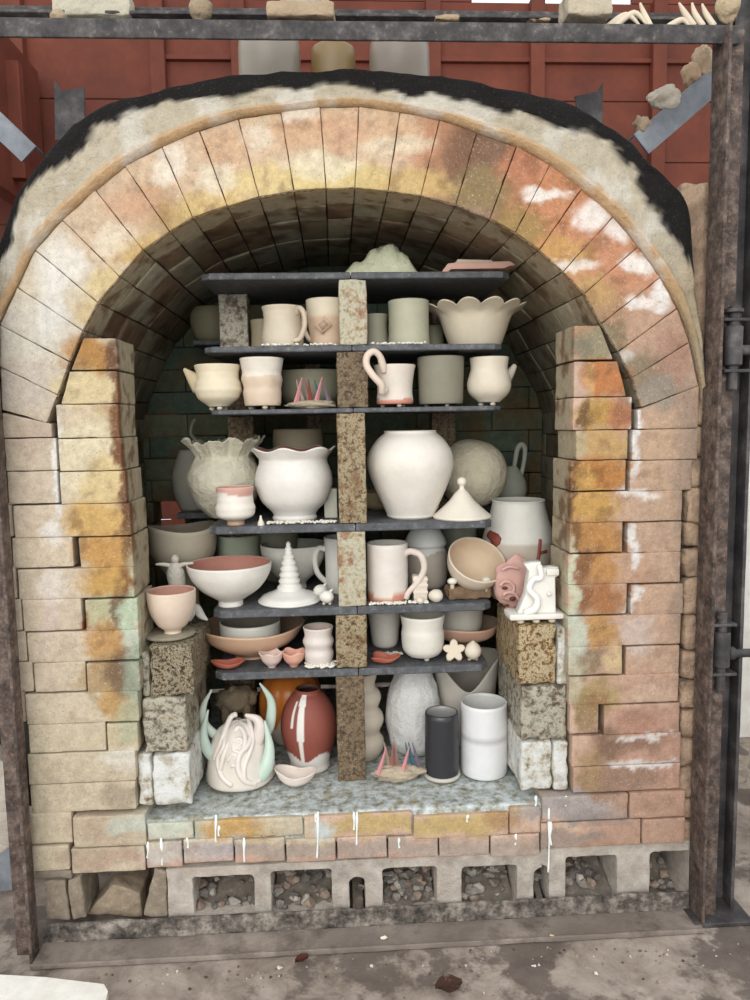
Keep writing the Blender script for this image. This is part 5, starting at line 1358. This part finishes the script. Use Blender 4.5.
pot('stoneware_cup', 'dim white cup behind, right of the centre post on the lowest shelf', 'cup', 385, .30, ZS[6], [(10, 0), (13, 4), (15, 20), (17, 37)], (224, 220, 210), (170, 166, 154))
pot('footed_cup', 'plump white cup on three wads on the right half of the lowest shelf', 'cup', 423, .19, ZS[6], [(14, 0), (17, 2), (20.5, 8), (21.5, 22), (20.5, 29), (22.5, 41)], (226, 222, 212), (206, 200, 188), feet=4)
pot('serving_bowl', 'wide pink-edged dish at the right back of the lowest shelf', 'bowl', 464, .31, ZS[6], [(14, 0), (20, 4), (30, 9), (36, 20)], (216, 176, 152), (170, 148, 128), mod=wavy(3, 1.2, .6, .2, .6))
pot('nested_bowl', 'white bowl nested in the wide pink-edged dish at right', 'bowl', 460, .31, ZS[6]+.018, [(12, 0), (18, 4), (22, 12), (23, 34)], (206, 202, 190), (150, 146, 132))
leafdish('flower_dish', 'small red clay flower-shaped dish beside the centre post on the lowest shelf', 384, .165, ZS[6], 14, 9, (176, 100, 80), nl=3, ph=.6)
def star(u, Y, z, r, lb):
    s = S(Y, z); t = thing('clay_star', lb, 'star', place(u, Y, z)); pts = []
    for k in range(50):
        a = 2*math.pi*k/50; rr = r*(.78+.24*math.cos(5*(a-.5*math.pi))); pts.append((rr*s*math.cos(a), rr*s*math.sin(a)))
    o = curve_slab('star', [pts], .014, M['clay'], t, .003, lin((226, 214, 192)), res=3); o.location = (0, 0, (r*.82+3)*s); o.rotation_euler.x = -.15
    for dx in (-5, 5):
        mb = MB(); blob(mb, (dx*s, 0, 1.9*s), 2.6*s, 2.6*s, 1.9*s, lin((196, 180, 156)), 10); mb.build('wad_foot', M['clay'], t)
star(454, .16, ZS[6], 10, 'small cream clay star standing on the lowest shelf')
t = thing('clay_egg', 'small cream clay egg with a pointed top at the right end of the lowest shelf', 'ornament', place(473, .16, ZS[6])); s = S(.16, .7)
mb = MB(); lathe(mb, [(4, 0), (7.5, 4), (8.5, 9), (6, 14), (2, 17.5), (.6, 18.5)], s, closed=True, out=lin((228, 216, 200)), seg=30); o = mb.build('egg', M['clay'], t); o.location.z = 2.4*s
for dx in (-3.5, 3.5):
    mb = MB(); blob(mb, (dx*s, 0, 1.6*s), 2.3*s, 2.3*s, 1.6*s, lin((176, 158, 134)), 10); mb.build('wad_foot', M['clay'], t)

# ---- kiln floor
Z0_ = ZS[0]+.003
t = thing('horned_sculpture', 'white swirled clay creature with pale green curved horns on the kiln floor', 'sculpture', place(241, .16, Z0_)); s = S(.16, .45)
mb = MB()
lathe(mb, [(32, 0), (34.5, 3), (34, 10), (31, 24), (27, 38), (20, 50), (10, 57), (1, 59)], s, closed=True, out=lin((228, 220, 208)), seg=72, n=7, mod=lambda a, h, r, z: (r+1.6*math.sin(a*5+h*5)*(.3+h), z))
o = mb.build('body', M['glazed'], t); o.location.z = 3*s
HM = (196, 214, 200)
horns = [([(-23, 26, 12), (-31, 38, 12), (-33, 54, 11), (-28, 74, 9)], [6, 5.5, 3.6, .8], HM), ([(-21, 42, 0), (-33, 56, 2), (-34, 74, 2), (-25, 92, 4)], [5, 4.6, 3.2, .8], (206, 218, 204)),
         ([(20, 36, -6), (30, 52, -4), (32, 76, -4), (22, 96, 0)], [6, 5.6, 4, .9], HM), ([(20, 8, 21), (28, 20, 20), (31, 38, 16), (27, 62, 12)], [7, 7, 4.6, .9], HM), ([(14, 30, 12), (21, 48, 12), (20, 62, 10), (8, 68, 10)], [6, 6, 4.6, 1.6], (226, 214, 204))]
for pts, rr, c in horns:
    mb = MB(); tube(mb, [Vector((x*s, -y*s, (z+3)*s)) for x, z, y in pts], [q*s for q in rr], 14, .8, lin(c), sm=6); mb.build('horn', M['glazed'], t)
for pts, r_ in (([(18, 6, 0), (8, 12, 0), (2, 24, 0), (4, 36, 0), (12, 44, 0), (14, 54, 0)], 3.2), ([(-4, 8, 0), (-14, 16, 0), (-18, 30, 0), (-12, 42, 0), (-14, 52, 0)], 2.8), ([(-8, 30, 0), (-3, 36, 0), (3, 33, 0), (1, 27, 0), (-5, 26, 0)], 2), ([(-16, 20, 24), (-10, 40, 20), (0, 56, 15), (8, 50, 17), (6, 38, 20), (-2, 40, 21), (-2, 46, 20)], 2.6), ([(10, 62, 10), (15, 44, 18), (8, 24, 26), (10, 10, 30), (22, 8, 24)], 2.6), ([(-22, 28, 16), (-14, 48, 17), (-8, 62, 11), (-2, 66, 9)], 2.8), ([(-3, 47, 19), (3, 49, 18), (5, 45, 19), (0, 43, 20)], 1.8)):
    def surf(x, z):
        L = [(0, 32), (10, 34), (24, 31), (38, 27), (50, 20), (57, 10), (60, 2)]
        for (z0, r0), (z1, r1) in zip(L, L[1:]):
            if z <= z1: rr = r0+(r1-r0)*(z-z0)/(z1-z0); break
        else: rr = 3
        return math.sqrt(max(4, rr*rr-x*x))
    mb = MB(); tube(mb, [Vector((x*s, -surf(x, z)*s, (z+3)*s)) for x, z, y in pts], r_*s, 10, 1, lin((232, 222, 212))); mb.build('ridge', M['glazed'], t)
for k in range(3):
    a = math.radians(-90+120*k); mb = MB(); blob(mb, (22*s*math.cos(a), 22*s*math.sin(a), 1.7*s), 4.5*s, 4.5*s, 1.7*s, lin((176, 140, 118)), 10); mb.build('wad_foot', M['clay'], t)
t = thing('clay_stool', 'rough brown slab on stubby legs behind the horned sculpture', 'stool', place(238, .35, Z0_)); s = S(.35, .5)
mb = MB(); blob(mb, (0, 0, 48*s), 20*s, 14*s, 13*s, lin((160, 142, 116)), 30, .25, 2); mb.build('slab', M['rough_clay'], t)
for dx, dy in ((-10, -8), (11, -8), (-10, 8), (11, 8)):
    mb = MB(); tube(mb, [Vector((dx*s, dy*s, .001)), Vector((dx*s, dy*s, 44*s))], 4*s, 10, 1, lin((140, 124, 100)), sm=1); mb.build('leg', M['rough_clay'], t)
pot('pumpkin_jar', 'orange and white ribbed gourd jar behind the red vase', 'jar', 292, .37, Z0_, [(14, 0), (20, 4), (28, 20), (30, 40), (28, 56), (22, 66), (14, 70)], (222, 212, 196), None, 'glazed', mod=lambda a, h, r, z: (r*(1+.05*abs(math.sin(a*5))), z), seg=90, cfun=lambda a, h, ins, p: lin((212, 124, 50)) if h > .42+.1*math.sin(a*10) else None)
def redv(a, h, ins, p):
    if ins: return lin((90, 60, 50))
    hh = h+.05*math.cos(a*4+.6)
    if hh < .22: return lin((226, 222, 216))
    dx = ((a-math.radians(255)+math.pi) % (2*math.pi))-math.pi
    if abs(dx) < .13*(.35+h) and h < .97: return lin((230, 226, 220))
    dx = ((a-math.radians(236)+math.pi) % (2*math.pi))-math.pi
    if abs(dx) < .06 and .6 < h < .9: return lin((230, 226, 220))
    return None
pot('red_vase', 'red clay vase with white glaze streaks and white foot on the kiln floor', 'vase', 310, .215, Z0_, [(19, 0), (20, 2), (19.5, 7), (22, 16), (27, 34), (27.5, 48), (24, 62), (17, 73), (12.5, 77), (12.5, 80)], (142, 78, 66), None, 'clay', cfun=redv, seg=120, n=8)
leafdish('shell_dish', 'small white wavy dish in front of the red vase', 296, .12, Z0_, 19, 19, (228, 216, 206), nl=2, ph=1)
pot('wavy_vase', 'cream vase with stacked bulges half behind the centre post', 'vase', 364, .26, Z0_, [(14, 0), (19, 8), (20, 17), (16, 25), (20, 36), (19, 44), (15, 50), (18, 60), (16, 67), (12, 73), (14, 82), (15, 86)], (216, 204, 186), (150, 130, 110), n=7)
pot('bumpy_vase', 'tall white lumpy vase standing behind the cone pack and black cup', 'vase', 414, .295, Z0_, [(20, 0), (25, 8), (28, 28), (27, 48), (23, 66), (17, 80), (15, 96)], (228, 226, 222), None, 'rough_clay', amp=2.2, seg=84, cfun=lambda a, h, ins, p: lin((230, 228, 224)))
def fold(a, h, r, z):
    k = max(0, h-.35)/.65; c = math.cos(a+math.radians(95))
    return r*(1+.14*k*math.cos(2*a)), z-26*k*max(0, c)**3+5*k*abs(math.cos(a))
pot('folded_bowl', 'pale grey folded-rim vessel behind the white cylinder', 'bowl', 466, .33, Z0_, [(16, 0), (22, 4), (26, 30), (29, 60), (31, 84)], (206, 200, 190), (180, 172, 160), mod=fold, seg=96, wall=1.8)
pot('black_cup', 'tall black cylinder cup with pale rim of foot on the kiln floor', 'cup', 442, .14, Z0_, [(15, 0), (16.5, 2), (17, 30), (16.5, 66)], (50, 50, 54), (150, 148, 144), 'glazed', body='body',
    parts=[('foot_ring', lambda mb, s: lathe(mb, [(17.5, 0), (18.5, 1.5), (18, 3.5), (16.8, 4)], s, closed=True, out=lin((200, 194, 180)), seg=48))])
def wband(a, h, ins, p):
    if ins: return None
    return lin((196, 196, 196)) if .50 < h < .58 else None
pot('white_cylinder', 'tall white glazed cylinder jar at the right of the kiln floor', 'jar', 484, .155, Z0_, [(20, 0), (23, 2.5), (23.5, 30), (23, 72)], (234, 234, 234), (214, 214, 210), 'glazed', cfun=wband, n=9)
cone_pack('clay pad of pink, brown and blue cones on the kiln floor', 371, 422, .125, Z0_,
          [(-18, -10, 28, 0, PKC, -5), (6, 13, 28, 0, PKC, -5), (-6, -12, 30, 0, (196, 168, 150), 3), (-4, -3, 30, 0, (170, 120, 108), 1), (2, -1, 28, 0, (190, 150, 140), 4), (14, 10, 28, 0, BLC, 4), (18, 13, 28, 0, (92, 132, 150), 5), (24, 17, 27, 0, VIC, 5)], 15, (190, 174, 150))
# ---- white wadding beads scattered on the shelves
def beads(name, label, u0, u1, Y0, Y1, z, n, r=1.5):
    mb = MB(); rnd = random.Random(int(u0*7+z*100))
    for k in range(n):
        Y = rnd.uniform(Y0, Y1); u = rnd.uniform(u0, u1); s = S(Y, z)
        blob(mb, (xz(u, z, Y), Y, z+r*s*.7*(1+rnd.random()*1.2)), r*s*rnd.uniform(.8, 1.4), r*s, r*s*.75, lin((232, 228, 216)), 7)
    tag(mb.build(name, M['clay']), label, 'beads', kind='stuff')
beads('wadding_beads', 'white beads spread under the mugs on the second shelf, left half', 262, 336, .135, .16, ZS[2], 60)
beads('wadding_beads', 'white beads on the second shelf right of the centre post', 372, 428, .135, .155, ZS[2], 50)
beads('wadding_beads', 'white beads on the fourth shelf around the big wavy-rim jar', 268, 336, .145, .17, ZS[4], 130)
beads('wadding_beads', 'white beads at the edge of the fifth shelf under the orange-footed mug', 370, 428, .135, .15, ZS[5], 90)
beads('wadding_beads', 'white beads heaped on the lowest shelf left of the centre post', 306, 336, .14, .18, ZS[6], 150, 1.8)
beads('wadding_beads', 'white beads on the lowest shelf behind the red flower dish', 376, 402, .2, .23, ZS[6], 70)
mb = MB(); s = S(.15, 1); lathe(mb, [(3.5, 0), (3, 3), (1.6, 6), (.8, 10)], s, closed=True, out=lin((224, 216, 200)), seg=14); o = mb.build('clay_cone', M['clay']); o.location = place(261, .145, ZS[4]); tag(o, 'tiny white clay peg on the fourth shelf beside the big wavy-rim jar', 'peg')
